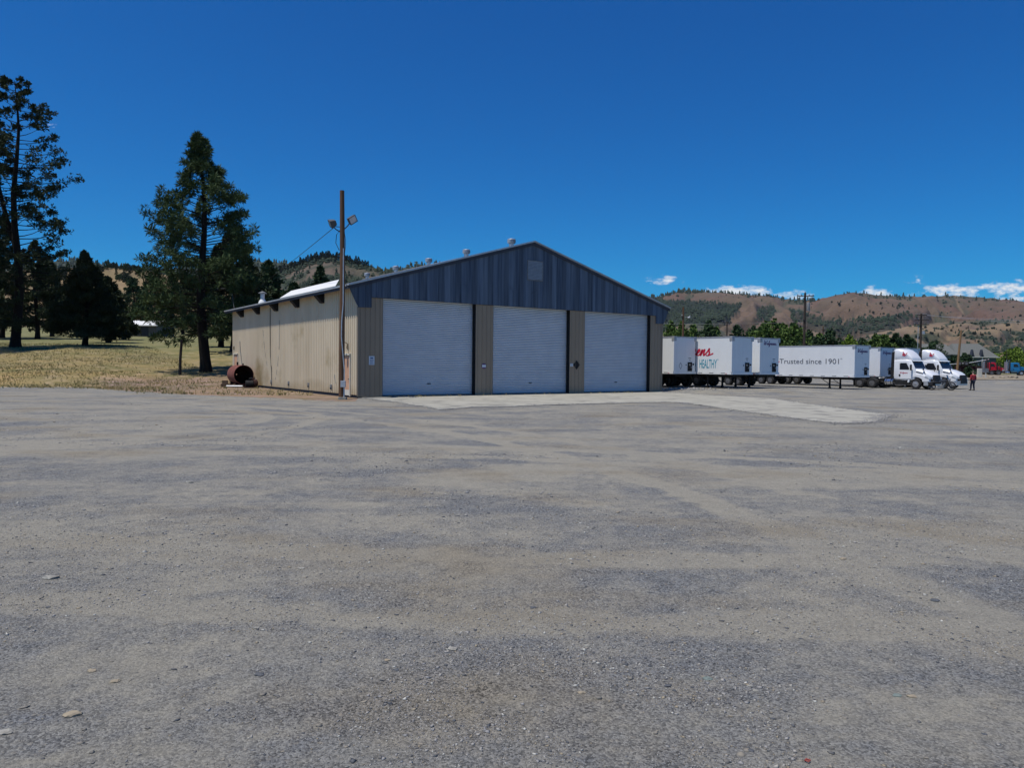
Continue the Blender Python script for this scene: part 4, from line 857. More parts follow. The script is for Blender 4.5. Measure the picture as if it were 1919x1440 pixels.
def wire(a, b, sag, r, label, m=None, group=None, n=14):
    a, b = Vector(a), Vector(b); pts_ = [a.lerp(b, i / n) - Vector((0, 0, sag * 4 * (i / n) * (1 - i / n))) for i in range(n + 1)]
    o = MB().tube(pts_, r, 5).build('overhead_wire', m or M_black); tag(o, label, 'wire', group); return o
wire(Vector((fpz.x - .45, fpz.y, 9.35)), at(468, 550, 92), .1, .018, 'thin dark wire dropping from the left floodlight to the trees')
wire(at(433, 529, 80), shed_pt(-.3, 25.5, 6.35), .3, .012, 'faint wire running from the shaded pines down to the shed eave', M_dim_galv)
wire(at(395, 540, 82), at(470, 531, 84), .25, .012, 'slack pale wire hanging across the shaded pines', M_dim_galv)
def upole(px, D, top, lab, m, r=.15, base=None, arms=(), name='utility_pole', lean=0.0):
    g = gp(px, D); t = empty(name, g); tag(t, lab, 'pole'); H = at(px, top, D).z - g.z
    MB().tube([(0, 0, -.3), (lean * .5, 0, H * .5), (lean, 0, H)], [r * 1.1, r, r * .8], 10).build('post', m, t, smooth=True)
    for (z, w_) in arms:
        MB().box(-w_, w_, -.06 - r, -r + .04, H - z - .06, H - z + .06).build('crossarm', m, t)
        mb = MB()
        for x in (-w_ * .9, -w_ * .45, w_ * .45, w_ * .9): mb.tube([(x, -.1, H - z + .06), (x, -.1, H - z + .13), (x, -.1, H - z + .24)], [.05, .07, .04], 6)
        mb.build('insulators', M_dim_galv, t)
    return t, H, g
t, H3, g3 = upole(1506, 100, 549, 'tall dark utility pole with crossarm and transformer behind the trailers', M_pole_dark, .17, arms=((.45, 1.15),))
MB().tube([(.42, -.05, H3 - 2.45), (.42, -.05, H3 - 1.4), (.42, -.05, H3 - 1.3)], [.24, .26, .2], 12).build('transformer', M_dim_galv, t, smooth=True); MB().tube([(0, -.1, H3 - .5), (0, 0, H3 + .2)], .03, 6).build('top_pin', M_black, t)
MB().box(-.2, .1, -.2, .0, H3 - 3.9, H3 - 3.7).build('bracket', M_black, t)
t, H5, g5 = upole(1724, 118, 588, 'dark utility pole with three crossarms rising behind the parked tractors', M_pole_dark, .17, arms=((.25, .8), (1.0, 1.15), (1.75, 1.2)))
MB().tube([(-.5, -.1, 0), (-.5, -.1, H5 * .8)], .05, 6).build('riser', M_galv, t); MB().box(.1, .45, -.3, 0, H5 - 3.3, H5 - 2.8).build('meter_box', M_galv, t)
upole(1793, 128, 619, 'leaning tan wooden pole with no arms near the grey houses', M_pole_tan, .19, lean=.6)
t, H1, g1 = upole(1279, 84, 576, 'brown light pole with small lamp rising behind the nearest trailer', M_pole, .13, name='light_pole')
MB().tube([(.1, 0, H1 - 1.15), (.6, 0, H1 - 1.1)], .04, 6).build('arm', M_dim_galv, t); MB().tube([(.5, 0, H1 - 1.2), (.72, 0, H1 - 1.12), (.78, 0, H1 - .85)], [.1, .1, .06], 8).build('lamp_head', M_galv, t)
MB().tube([(-.1, -.1, H1 - .95), (-.25, -.1, H1 - .95)], .09, 8).build('lamp_head', M_dim_galv, t)
t, H2, g2 = upole(1361, 128, 604, 'thin utility pole with single crossarm left of the leafy clump', M_pole_dark, .12, arms=((.1, .85),))
upole(1541, 140, 612, 'slim pole with short top arm right of the transformer pole', M_pole, .12, arms=((.6, .45),))
upole(1886, 185, 652, 'thin dark vent pole standing in front of the long grey roof', M_pole_dark, .09)
e5 = Vector((g5.x, g5.y - .15, g5.z + H5))
wire(e5 + Vector((-.7, 0, -.2)), at(2100, 606, 150), .3, .028, 'upper pale wire from the three-arm pole to the right edge', M_galv)
wire(e5 + Vector((.7, 0, -.2)), at(2100, 609, 150), .6, .022, 'lower pale wire from the three-arm pole to the right edge', M_galv)
wire(at(1150, 607, 110), at(1506, 604, 99.7),   .15, .011, 'pale wire running behind the trailers to the transformer pole', M_dim_galv)
wire(at(1361, 606, 127.8), at(1150, 600, 140), .3, .018, 'faint wire leaving the single-crossarm pole toward the shed', M_dim_galv)
pp = gp(337, 66); o = MB().tube([(0, 0, -.3), (.05, 0, 1.5), (.18, 0, 3.15)], [.13, .12, .11], 9).build('wooden_post', M_pole_dark, smooth=True); o.location = pp; tag(o, 'short dark leaning wooden post under the ponderosa crown', 'post')

# ------------------------------------------------------------------ trailers
def ring(x, hw, z0, z1, r, n=3, top=1.0):
    pts_ = []
    for (cy, cz, a0) in ((hw - r, z0 + r, -pi / 2), (hw * top - r, z1 - r, 0), (-hw * top + r, z1 - r, pi / 2), (-hw + r, z0 + r, pi)):
        for i in range(n + 1): a = a0 + (pi / 2) * i / n; pts_.append((x, cy + r * cos(a), cz + r * sin(a)))
    return pts_
def make_wheel(r=.5, w=.28, rim=M_rim, name='wheel', dual=False):
    """wheel axis along local y, centre at origin, outer face at -y"""
    t = empty(name); tw = w if not dual else w * 2.1
    def tyre(y0, y1):
        R_ = [(r * .56, y0), (r * .86, y0), (r * .97, y0 + .05), (r, y0 + .09), (r, y1 - .09), (r * .97, y1 - .05), (r * .86, y1), (r * .56, y1)]
        n = 24; return [[(cos(2 * pi * k / n) * q, y, sin(2 * pi * k / n) * q) for k in range(n)] for (q, y) in R_]
    mb = MB(); mb.loft(tyre(0, w), cap=False)
    if dual: mb.loft(tyre(w + .04, 2 * w + .04), cap=False)
    mb.build('tyre', M_tyre, t, smooth=True)
    n = 20; mb = MB(); prof = [(r * .57, .02), (r * .54, .03), (r * .5, .09 if not dual else .13), (r * .3, .08 if not dual else .16), (r * .26, .02 if not dual else .1), (r * .14, .0 if not dual else .04), (r * .12, -.02 if not dual else .0)]
    mb.loft([[(cos(2 * pi * k / n) * q, y, sin(2 * pi * k / n) * q) for k in range(n)] for (q, y) in prof]); mb.loft([[(cos(2 * pi * k / n) * q, y, sin(2 * pi * k / n) * q) for k in range(n)] for (q, y) in ((r * .57, .03), (r * .57, tw - .03))], cap=True)
    mb.build('rim', rim, t, smooth=True)
    mb = MB()
    for k in range(10): a = 2 * pi * k / 10; c = Vector((cos(a) * r * .4, .06 if not dual else .12, sin(a) * r * .4)); mb.tube([c, c + Vector((0, -.03, 0))], r * .045, 6)
    mb.build('lug_nuts', M_rim_dark, t); return t
PW = {}
def put_wheel(key, parent, loc, flip=False):
    """copies of a finished wheel; flip turns its outer face to the other side"""
    src = PW[key]
    if not src[1]: o = src[0]; src[1] = True; o.parent = parent
    else: o = copy_tree(src[0], parent)
    o.location = loc; o.rotation_euler = (0, 0, pi if flip else 0); return o
PW['trailer'] = [make_wheel(.5, .25, M_rim_dark, dual=True), False]; PW['front'] = [make_wheel(.52, .3, M_rim), False]; PW['drive'] = [make_wheel(.51, .26, M_rim_dark, dual=True), False]

def stroke(mb, pts_, w, x0, z0, sc):
    """brush stroke: ribbon of varying width through smoothed points (x right, z up)"""
    P_ = [Vector((x0 + a * sc, 0, z0 + b * sc)) for a, b in pts_]; Q = []
    for i in range(len(P_) - 1):
        p0 = P_[max(i - 1, 0)]; p1 = P_[i]; p2 = P_[i + 1]; p3 = P_[min(i + 2, len(P_) - 1)]
        for k in range(6):
            t = k / 6; Q.append(.5 * ((2 * p1) + (p2 - p0) * t + (2 * p0 - 5 * p1 + 4 * p2 - p3) * t * t + (3 * p1 - p0 - 3 * p2 + p3) * t ** 3))
    Q.append(P_[-1]); V = []; Fc = []
    for i, q in enumerate(Q):
        d = (Q[min(i + 1, len(Q) - 1)] - Q[max(i - 1, 0)]).normalized(); n_ = Vector((-d.z, 0, d.x)); th = w * sc * (.55 + .6 * abs(n_.x))
        V += [q + n_ * th, q - n_ * th]
    for i in range(len(Q) - 1): Fc.append((2 * i, 2 * i + 1, 2 * i + 3, 2 * i + 2))
    mb.add(V, Fc)
SCRIPT = {  # handwriting strokes, one unit = x-height
 'W': ([[(0, 2.0), (.35, 2.25), (.5, 1.9), (.45, .6), (.6, 0), (.9, .4), (1.35, 1.6), (1.4, 1.9), (1.35, .7), (1.5, 0), (1.85, .35), (2.35, 1.7), (2.65, 2.15), (2.9, 1.9)]], 2.75),
 'a': ([[(.85, .85), (.5, 1.0), (.1, .55), (.2, .05), (.55, .15), (.9, .9), (.8, .3), (.95, .02), (1.2, .25)]], 1.15),
 'l': ([[(0, .2), (.5, 1.2), (.7, 2.1), (.45, 2.0), (.3, .8), (.4, .05), (.75, .2)]], .7),
 'g': ([[(.85, .85), (.5, 1.0), (.1, .55), (.2, .05), (.55, .15), (.9, .9), (.7, -.4), (.3, -1.0), (.05, -.7), (.6, -.1), (1.15, .3)]], 1.1),
 'r': ([[(0, .2), (.35, .75), (.4, 1.0), (.6, .85), (.8, .8), (.72, .2), (.95, .02), (1.1, .2)]], 1.0),
 'e': ([[(0, .2), (.45, .5), (.65, .85), (.45, 1.0), (.2, .6), (.25, .1), (.6, .05), (.95, .3)]], .9),
 'n': ([[(0, .3), (.25, .95), (.2, .4), (.12, 0), (.5, .75), (.75, .95), (.72, .4), (.8, .02), (1.1, .25)]], 1.05),
 's': ([[(0, .2), (.4, .7), (.6, 1.1), (.62, .8), (.8, .35), (.6, .0), (.2, .05)], [(.6, .0), (1.0, .1), (1.6, .35)]], 1.5)}
def script_text(word, parent, loc, rz, xh, m, w=.10, name='lettering'):
    mb = MB(); x = 0
    for ch in word: st, adv = SCRIPT[ch]; [stroke(mb, q, w, x * xh, 0, xh) for q in st]; x += adv
    tot = x * xh; mb.v = [(a - tot + b * 0 + c * .25, b, c) for a, b, c in mb.v]      # right-aligned and slanted
    n0 = len(mb.v); mb.v += [(a, b + .003, c) for a, b, c in mb.v]; mb.f += [tuple(i + n0 for i in f) for f in mb.f]; mb.m += mb.m
    o = mb.build(name, m, parent); o.location = loc; o.rotation_euler = (0, 0, rz); return o

def trailer(s, tn, Ln, lab, texts=(), placard=False, nose_logo=None, legs=True, wheels=True, seams=True, hgt=4.11, rail_seg=True):
    """local x points back from the nose (along the shed's long side), local y points right along the shed's front; y=0 is the near side"""
    nose = Vector((UB.x * s + VB.x * tn, UB.y * s + VB.y * tn, 0)); g = min(tz(nose.x, nose.y), tz(*(nose + VB * 4)[:2]))
    g = tz(*(nose + VB * 3)[:2])
    t = empty('box_trailer', (nose.x, nose.y, g), AB); tag(t, lab, 'trailer', 'white box trailers parked beside the shed')
    # local frame: X=u (right), Y=v (back)
    Wd = 2.6; z0, z1 = 1.15, hgt
    b = MB(); c = .12
    poly = [(c, 0), (Wd - c, 0), (Wd, c), (Wd, Ln), (0, Ln), (0, c)]
    b.prism([(x, y, z0 + .16) for x, y in poly], (0, 0, z1 - z0 - .24)); b.build('body', M_trailer, t, .01)
    if seams:
        mb = MB(); y = .45
        while y < Ln - .2: mb.box(-.006, -.0005, y, y + .025, z0 + .2, z1 - .12); y += 1.22
        for x in (.35, 1.3, 2.2): mb.box(x, x + .02, -.006, -.0005, z0 + .2, z1 - .12)
        mb.build('panel_seams', M_trailer, t)
    mb = MB(); mb.box(-.02, .04, .02, Ln, z1 - .10, z1 + .0); mb.box(Wd - .04, Wd + .02, .02, Ln, z1 - .10, z1 + .0); mb.box(.04, Wd - .04, -.02, .04, z1 - .10, z1); mb.build('top_rail', M_trailer_rail, t, .008)
    MB().box(.041, Wd - .041, .041, Ln, z1 - .05, z1 - .012).build('roof', M_trailer, t)
    mb = MB(); mb.box(-.03, .05, .02, Ln, z0 - .02, z0 + .158); mb.box(Wd - .05, Wd + .03, .02, Ln, z0 - .02, z0 + .158); mb.box(.05, Wd - .05, -.03, .05, z0 - .02, z0 + .158); mb.build('bottom_rail', M_trailer, t)
    mb = MB(); y = .6
    while y < Ln - .5: mb.box(-.036, -.031, y, y + .42, z0 + .05, z0 + .10); y += 1.15
    mb.build('rail_marking', M_dim_galv, t)
    for x in (0, Wd):
        mb = MB(); mb.box(x - .03 if x == 0 else x - .26, x + .26 if x == 0 else x + .03, -.035, .24, z1 - .36, z1 + .008); mb.build('corner_cap', M_trailer_rail, t, .02)
    MB().box(-.012, .11, -.012, .11, z0 + .17, z1 - .37).build('corner_post', M_trailer, t, .01)
    MB().box(.1, Wd - .1, .3, Ln - .1, z0 - .14, z0 - .03).build('floor_frame', M_black, t)
    MB().box(.75, 1.85, .5, 3.6, z0 - .26, z0 - .145).build('coupler_plate', M_black, t)
    cb_ = empty('connection_box', (1.85, -.0, z0 + .2), 0, t)
    MB().box(-.24, .24, -.05, -.008, 0, .72).build('recess', M_black, cb_); MB().tube([(-.06, -.05, .5), (-.06, -.1, .5)], .08, 10).tube([(.1, -.05, .3), (.1, -.1, .3)], .06, 10).build('coupling', M_dim_galv, cb_)
    MB().tube([(.4, -.01, .55), (.4, -.06, .55)], .07, 10).tube([(-.45, -.01, .5), (-.45, -.05, .5)], .04, 8).build('marker_lamp', M_black, cb_)
    mb = MB(); mb.box(1.68, 2.0, -.008, -.001, z0 + 1.22, z0 + 1.27); mb.box(1.75, 1.95, -.008, -.001, z0 + 1.08, z0 + 1.12); mb.build('nose_decals', M_grey_ink, t)
    mb = MB()
    for y in (.5, Ln / 2, Ln - .4): mb.box(-.05, -.037, y - .05, y + .05, z0 + .02, z0 + .06)
    mb.build('side_lamps', M_red, t)
    if legs:
        for x in (.35, Wd - .47):
            lg = empty('landing_leg', (x, 2.6, 0), 0, t); MB().box(0, .12, 0, .12, .12, z0 - .15).build('tube', M_black, lg); MB().box(-.08, .2, -.08, .2, .0, .04).box(-.02, .14, -.02, .14, .04, .2).build('foot', M_black, lg)
            MB().tube([(.06, .1, .45), (.06, 1.0, z0 - .15)], .03, 6).build('brace', M_black, lg)
        MB().tube([(.4, 2.66, .7), (Wd - .4, 2.66, .5)], .03, 6).build('cross_brace', M_black, t)
    if wheels:
        for y in (Ln - 3.0, Ln - 1.75):
            put_wheel('trailer', t, (.02, y, .5)).rotation_euler = (0, 0, -pi / 2)
            o = put_wheel('trailer', t, (Wd - .02, y, .5)); o.rotation_euler = (0, 0, pi / 2)
            MB().tube([(.3, y, .5), (Wd - .3, y, .5)], .07, 8).build('axle', M_black, t)
        MB().box(.6, Wd - .6, Ln - 3.7, Ln - 1.0, .62, z0 - .15).build('bogie', M_black, t)
        for x in (.05, Wd - .65): MB().box(x, x + .6, Ln - .95, Ln - .93, .25, z0 - .1).build('mudflap', M_black, t)
    if placard:
        mb = MB(); cx, cz, q = .78, z0 + .62, .28
        P4 = [(cx, cz - q), (cx + q * .72, cz), (cx, cz + q), (cx - q * .72, cz)]; P5 = [(cx + (a - cx) * .78, cz + (b_ - cz) * .78) for a, b_ in P4]
        for i in range(4): j = (i + 1) % 4; mb.add([(P4[i][0], -.008, P4[i][1]), (P4[j][0], -.008, P4[j][1]), (P5[j][0], -.008, P5[j][1]), (P5[i][0], -.008, P5[i][1])], [(0, 1, 2, 3)])
        mb.build('placard', M_grey_ink, t)
    if nose_logo is not None: script_text('Walgreens', t, (2.15, -.012, z1 - nose_logo - .42), 0, .155, M_purple, .13)
    return t, g
SIDE = (pi / 2, 0, -pi / 2)
t, g = trailer(43.75, 40.5, 14.6, 'nearest white trailer, its nose just beyond the shed corner, diamond outline on nose', placard=True)
t, g = trailer(46.5, 37.06, 9.6, 'white trailer with red script and HEALTHY lettering on its side')
def local_text(t, txt, y_end, z, size, m, align='RIGHT', sx=1.0, bold=0.0):
    o = text_mesh(txt, size, m, t, (-.012, y_end, z), (pi / 2, 0, -pi / 2), sx=sx, bold=bold, align=align); return o
def fit_w(o, w_):                                # stretch lettering to its real width
    xs = [v.co.x for v in o.data.vertices]; o.scale = (w_ / (max(xs) - min(xs)), 1, 1)
o = local_text(t, 'HEALTHY', 1.45, 1.62, 1.0, M_cyan, bold=.004); fit_w(o, 1.75)
o = local_text(t, 'TM', 1.28, 2.25, .12, M_cyan)
o = local_text(t, 'TRUSTED TO BE HAPPY &', 3.55, 1.74, .5, M_cyan, sx=.6)
script_text('Walgreens', t, (-.012, 1.9, 2.62), -pi / 2, .50, M_red, .14)
t, g = trailer(50.2, 37.25, 9.6, 'white trailer with small purple script on its nose, third from the shed', nose_logo=.15)
t, g = trailer(63.9, 37.2, 16.0, 'long white trailer lettered Trusted since 1901', nose_logo=.25)
o = local_text(t, 'Trusted since 1901', 1.35, 2.36, .70, M_grey_ink); fit_w(o, 6.35)
o = local_text(t, 'TM', 1.2, 2.78, .14, M_grey_ink)
script_text('Walgreens', t, (-.012, 7.95, 2.42), -pi / 2, .42, M_red, .14)
t, g = trailer(73.2, 39.9, 16.0, 'white trailer coupled to the nearer parked tractor', nose_logo=.25, legs=True)
t, g = trailer(77.7, 39.5, 16.0, 'white trailer coupled to the farther tractor, mostly hidden behind its cab')

# ------------------------------------------------------------------ road tractors
def tractor(s, tf, lab, paint=M_truck, logo=True, fairing=True, name='tractor_truck', loc=None, rz=None, group='white day-cab tractors side by side', scale=1.0):
    """local x forward, y left; front axle at x=0"""
    if loc is None:
        p = Vector((UB.x * s + VB.x * tf, UB.y * s + VB.y * tf, 0)); loc = (p.x, p.y, tz(p.x, p.y)); rz = atan2(-VB.y, -VB.x)
    t = empty(name, loc, rz); t.scale = (scale,) * 3; tag(t, lab, 'truck', group)
    # near side of the truck is its right side: y = -1.2
    mb = MB(); mb.loft([ring(-2.05, 1.2, .95, 2.78, .1), ring(-1.0, 1.22, .85, 2.86, .14), ring(-.55, 1.2, .85, 2.80, .16, top=.94), ring(-.30, 1.18, .85, 2.3, .14, top=.96), ring(-.12, 1.14, .85, 1.98, .14, top=.98)], cap=True); mb.build('cab', paint, t, smooth=True)
    mb = MB(); mb.loft([ring(-.12, 1.0, 1.15, 1.93, .18), ring(.35, .98, 1.1, 1.86, .22), ring(.85, .94, 1.0, 1.68, .25), ring(1.15, .88, .95, 1.5, .25), ring(1.32, .78, .95, 1.32, .18)]); mb.build('hood', paint, t, smooth=True)
    for sg in (-1, 1):
        f = MB(); n = 10; prof = []
        y0, y1 = sg * .86, sg * 1.2
        outer = [(-.78, .62), (-.72, 1.0), (-.5, 1.32), (-.05, 1.46), (.45, 1.42), (.9, 1.25), (1.2, 1.05), (1.25, .78)]
        inner = [(.62, .72), (.58, .95), (.3, 1.12), (0, 1.18), (-.3, 1.12), (-.55, .9), (-.62, .62)]
        f.prism([(x, y0, z) for x, z in outer + inner], (0, y1 - y0, 0)); f.build('fender', paint, t, .03)
    # windows
    mb = MB(); mb.prism([(-.16, -1.0, 1.98), (-.16, 1.0, 1.98), (-.52, .9, 2.68), (-.52, -.9, 2.68)], (.035, 0, .02)); mb.build('windshield', M_glass, t)
    mb = MB(); mb.prism([(-.52, -1.0, 2.74), (-.30, -1.0, 2.66), (-.30, 1.0, 2.66), (-.52, 1.0, 2.74)], (0, 0, .05)); mb.build('visor', paint, t, .01)
    for sg in (-1, 1):
        d = empty('door', (0, sg * 1.215, 0), 0, t)
        poly = [(-1.62, 1.0), (-.42, 1.0), (-.38, 1.9), (-.72, 2.62), (-1.62, 2.62)]
        MB().prism([(x, 0, z) for x, z in poly], (0, sg * .018, 0)).build('panel', paint, d, .006)
        MB().prism([(x, sg * .019, z) for x, z in [(-1.5, 1.86), (-.62, 1.86), (-.60, 1.98), (-.86, 2.5), (-1.42, 2.5), (-1.5, 2.4)]], (0, sg * .008, 0)).build('window', M_glass, d)
        MB().box(-1.56, -1.42, min(sg * .018, sg * .05), max(sg * .018, sg * .05), 1.22, 1.42).build('handle', M_black, d)
        m_ = empty('mirror', (-.35, sg * 1.3, 1.75), 0, t); MB().tube([(0, -sg * .1, .05), (.02, sg * .12, .12)], .025, 6).build('arm', M_black, m_); MB().box(-.06, .06, sg * .12 - .09, sg * .12 + .09, .05, .6).build('housing', M_black, m_, .02)
        m_ = empty('hood_mirror', (.62, sg * .95, 1.5), 0, t); MB().tube([(.15, 0, -.05), (.05, sg * .05, .25), (0, sg * .08, .38)], .028, 6).build('arm', M_black, m_); MB().tube([(0, sg * .08, .35), (-.02, sg * .08, .48)], .075, 8).build('housing', M_black, m_)
        hl = MB(); hl.prism([(.82, sg * .955, 1.12), (1.18, sg * .95, .98), (1.3, sg * .93, 1.02), (1.12, sg * .955, 1.18), (.85, sg * .955, 1.3)], (0, sg * .26, 0)); hl.build('headlight', M_lamp, t, .01)
        MB().prism([(-.05, sg * .99, 1.62), (.55, sg * .97, 1.48), (.56, sg * .97, 1.55), (-.05, sg * 1.0, 1.72)], (0, sg * .035, 0)).build('hood_vent', M_black, t)
        # steps, tank, side extender
        mb = MB(); mb.box(-2.0, -.8, min(sg * 1.12, sg * 1.2), max(sg * 1.12, sg * 1.2), .42, .84); mb.build('step_panel', M_black, t)
        mb = MB(); mb.box(-1.95, -.85, min(sg * 1.12, sg * 1.215), max(sg * 1.12, sg * 1.215), .36, .41); mb.box(-1.95, -.85, min(sg * 1.12, sg * 1.22), max(sg * 1.12, sg * 1.22), .80, .86); mb.build('step', M_chrome, t)
        tk = empty('fuel_tank', (-2.6, sg * .92, .66), 0, t); MB().tube([(-.42, 0, 0), (-.38, 0, 0), (.38, 0, 0), (.42, 0, 0)], [.24, .29, .29, .24], 18).build('drum', M_chrome, tk, smooth=True); MB().tube([(-.26, 0, 0), (-.2, 0, 0)], .297, 18).tube([(.2, 0, 0), (.26, 0, 0)], .297, 18).build('straps', M_black, tk)
        mb = MB(); mb.prism([(-2.1, sg * 1.16, .95), (-2.42, sg * 1.16, .95), (-2.32, sg * 1.16, 3.55), (-2.06, sg * 1.16, 3.62)], (0, sg * .03, 0)); mb.build('side_extender', M_black, t)
    if fairing:
        mb = MB(); mb.loft([ring(-2.05, 1.12, 2.8, 3.86, .2), ring(-1.75, 1.12, 2.8, 3.88, .25), ring(-1.35, 1.08, 2.84, 3.78, .3), ring(-.95, 1.0, 2.84, 3.5, .25), ring(-.65, .9, 2.82, 3.12, .12), ring(-.5, .8, 2.80, 2.92, .05)]); mb.build('roof_fairing', paint, t, smooth=True)
        if logo:
            for sg in (-1,):
                mb = MB(); stroke(mb, [(0, 2.0), (.35, 2.1), (.5, 1.7), (.45, .6), (.6, .1), (.9, .4), (1.2, 1.5), (1.25, .7), (1.4, .1), (1.8, .5), (2.3, 1.9), (2.6, 2.1)], .2, 0, 0, .17)
                o = mb.build('emblem', M_red, t); o.location = (-1.40 if sg < 0 else -.98, sg * (1.12 if sg < 0 else 1.10), 3.22); o.rotation_euler = (0, radians(14), radians(8)) if sg < 0 else (0, radians(-14), pi - radians(8))
    # front
    gr = empty('grille', (1.3, 0, .95), 0, t); MB().loft([[(0, -.7, -.42), (0, .7, -.42), (.0, .62, .42), (0, -.62, .42)], [(.18, -.64, -.40), (.18, .64, -.40), (.12, .56, .38), (.12, -.56, .38)]]).build('panel', M_black, gr)
    mb = MB()
    for i in range(6): mb.box(.15, .188 - i * .004, -.55, .55, -.32 + i * .11, -.30 + i * .11)
    mb.build('bars', M_dim_galv, gr)
    mb = MB(); pl = [(1.0, -1.2), (1.28, -1.12), (1.42, -.7), (1.46, 0), (1.42, .7), (1.28, 1.12), (1.0, 1.2), (.75, 1.2), (.75, 1.1), (.98, 1.1), (1.15, 1.0), (1.28, .6), (1.3, 0), (1.28, -.6), (1.15, -1.0), (.98, -1.1), (.75, -1.1), (.75, -1.2)]
    mb.prism([(x, y, .38) for x, y in pl], (0, 0, .42)); mb.build('bumper', M_galv if paint is M_truck else M_chrome, t, .01)
    # chassis
    mb = MB(); 
    for y in (-.42, .34): mb.box(-5.9, .9, y, y + .08, .78, 1.02)
    mb.build('frame_rails', M_black, t)
    MB().box(-5.3, -4.0, -.5, .5, 1.03, 1.13).build('fifth_wheel', M_black, t, .02)
    for x in (-4.25, -5.55): 
        put_wheel('drive', t, (x, -1.22, .51)); put_wheel('drive', t, (x, 1.22, .51), True); MB().tube([(x, -.7, .51), (x, .7, .51)], .1, 8).build('axle', M_black, t)
        for sg in (-1, 1):
            if not fairing or True:
                pass
    put_wheel('front', t, (0, -1.2, .52)); put_wheel('front', t, (0, 1.2, .52), True); MB().tube([(0, -.9, .5), (0, .9, .5)], .07, 8).build('axle', M_black, t)
    for sg in (-1, 1): MB().box(-6.2, -6.18, min(sg * .55, sg * 1.2), max(sg * .55, sg * 1.2), .2, .95).build('mudflap', M_black, t)
    mb = MB(); mb.tube([(-3.3, -.8, 1.0), (-3.15, -.95, 1.06), (-3.6, -1.1, 1.0)], .05, 6); mb.box(-3.55, -3.1, -1.1, -.5, 1.02, 1.08); mb.build('deck_plate', M_galv, t)
    if logo: script_text('Walgreens', t, (-.72, -1.24, 1.50), 0, .07, M_red, .13, name='door_lettering')
    return t
t = tractor(72.4, 35.35, 'nearer white day-cab tractor beside the motorcycle, red emblem on its roof fairing')
t = tractor(76.9, 35.0, 'farther white day-cab tractor, its black grille facing the walking person')

# ------------------------------------------------------------------ log trucks, far right
def log_truck(px, D, rz, lab, paint, loads):
    g = gp(px, D); t = tractor(0, 0, lab, paint, False, False, 'log_truck', g, rz, 'log trucks on the far verge', .88)
    mb = MB(); mb.tube([(-2.35, -1.05, .9), (-2.35, -1.05, 3.4)], .08, 8); mb.tube([(-2.35, 1.05, .9), (-2.35, 1.05, 3.4)], .08, 8); mb.build('exhaust_stack', M_chrome, t)
    MB().box(-2.75, -2.65, -1.2, 1.2, 1.0, 3.0).build('headache_rack', M_galv, t)
    for x in (-4.0, -5.8): 
        mb = MB(); mb.box(x - .1, x + .1, -1.2, 1.2, 1.15, 1.3); mb.box(x - .08, x + .08, -1.2, -1.05, 1.3, 2.9); mb.box(x - .08, x + .08, 1.05, 1.2, 1.3, 2.9); mb.build('bunk', M_black, t)
    if loads:
        MB().tube([(-9.6, .3, 2.3), (-5.8, .3, 2.6), (-1.5, .3, 3.55)], .09, 8).build('trailer_reach', M_galv, t)
        MB().box(-8.0, -5.0, -.5, .5, 1.9, 2.15).build('carried_bogie', M_black, t)
        for x in (-6.2, -7.6): put_wheel('drive', t, (x, -1.2, 2.55)); put_wheel('drive', t, (x, 1.2, 2.55), True)
    return t
t = log_truck(1868, 148, radians(-22), 'red log truck carrying its folded trailer on the far verge', M_truck_red, True)
t = log_truck(1912, 142, radians(-22), 'blue log truck at the right edge of the far verge', M_truck_blue, False)

# ------------------------------------------------------------------ motorcycle
mp_ = Vector((UB.x * 72.9 + VB.x * 32.6, UB.y * 72.9 + VB.y * 32.6, 0)); mp_ = at(1763, 730, 67.0); mp_.z = tz(mp_.x, mp_.y)
mc = empty('motorcycle', mp_, radians(-48)); tag(mc, 'dark cruiser motorcycle with chrome headlamp parked in front of the tractors', 'motorcycle')
def mwheel(x, r, w_):
    q = empty('wheel', (x, 0, r), 0, mc); n = 24; mb = MB(); mb.loft([[(cos(2 * pi * k / n) * a, y, sin(2 * pi * k / n) * a) for k in range(n)] for a, y in ((r * .8, -w_), (r * .95, -w_), (r, 0), (r * .95, w_), (r * .8, w_), (r * .8, -w_))], cap=False); mb.build('tyre', M_tyre, q, smooth=True)
    mb = MB()
    for k in range(9): a = 2 * pi * k / 9; mb.tube([(0, 0, 0), (cos(a) * r * .8, 0, sin(a) * r * .8)], .016, 5)
    mb.tube([(0, -.08, 0), (0, .08, 0)], .06, 8); mb.build('spokes', M_rim_dark, q)
mwheel(.85, .40, .06); mwheel(-.75, .34, .09)
MB().tube([(.85, -.12, .4), (.62, -.12, .95), (.55, -.1, 1.1)], .028, 6).tube([(.85, .12, .4), (.62, .12, .95), (.55, .1, 1.1)], .028, 6).build('fork', M_dim_galv, mc)
MB().loft([ring(-.1, .06, .72, .85, .03), ring(.1, .16, .72, .98, .07), ring(.35, .15, .76, 1.0, .07), ring(.5, .05, .85, .95, .02)]).build('fuel_tank', M_trim, mc, smooth=True)
MB().loft([ring(-.85, .12, .70, .80, .04), ring(-.6, .15, .66, .78, .05), ring(-.3, .16, .64, .74, .05), ring(-.08, .08, .68, .76, .03)]).build('seat', M_black, mc, smooth=True)
mb = MB(); mb.tube([(-.1, 0, .3), (.05, 0, .45), (.18, 0, .72)], .11, 10); mb.tube([(.1, 0, .3), (.22, 0, .45), (.34, 0, .68)], .1, 10); mb.box(-.25, .25, -.13, .13, .22, .42); mb.build('engine', M_dim_galv, mc)
MB().tube([(.2, -.16, .4), (.3, -.2, .25), (-.2, -.22, .2), (-.95, -.22, .3)], .04, 8).build('exhaust', M_dim_galv, mc)
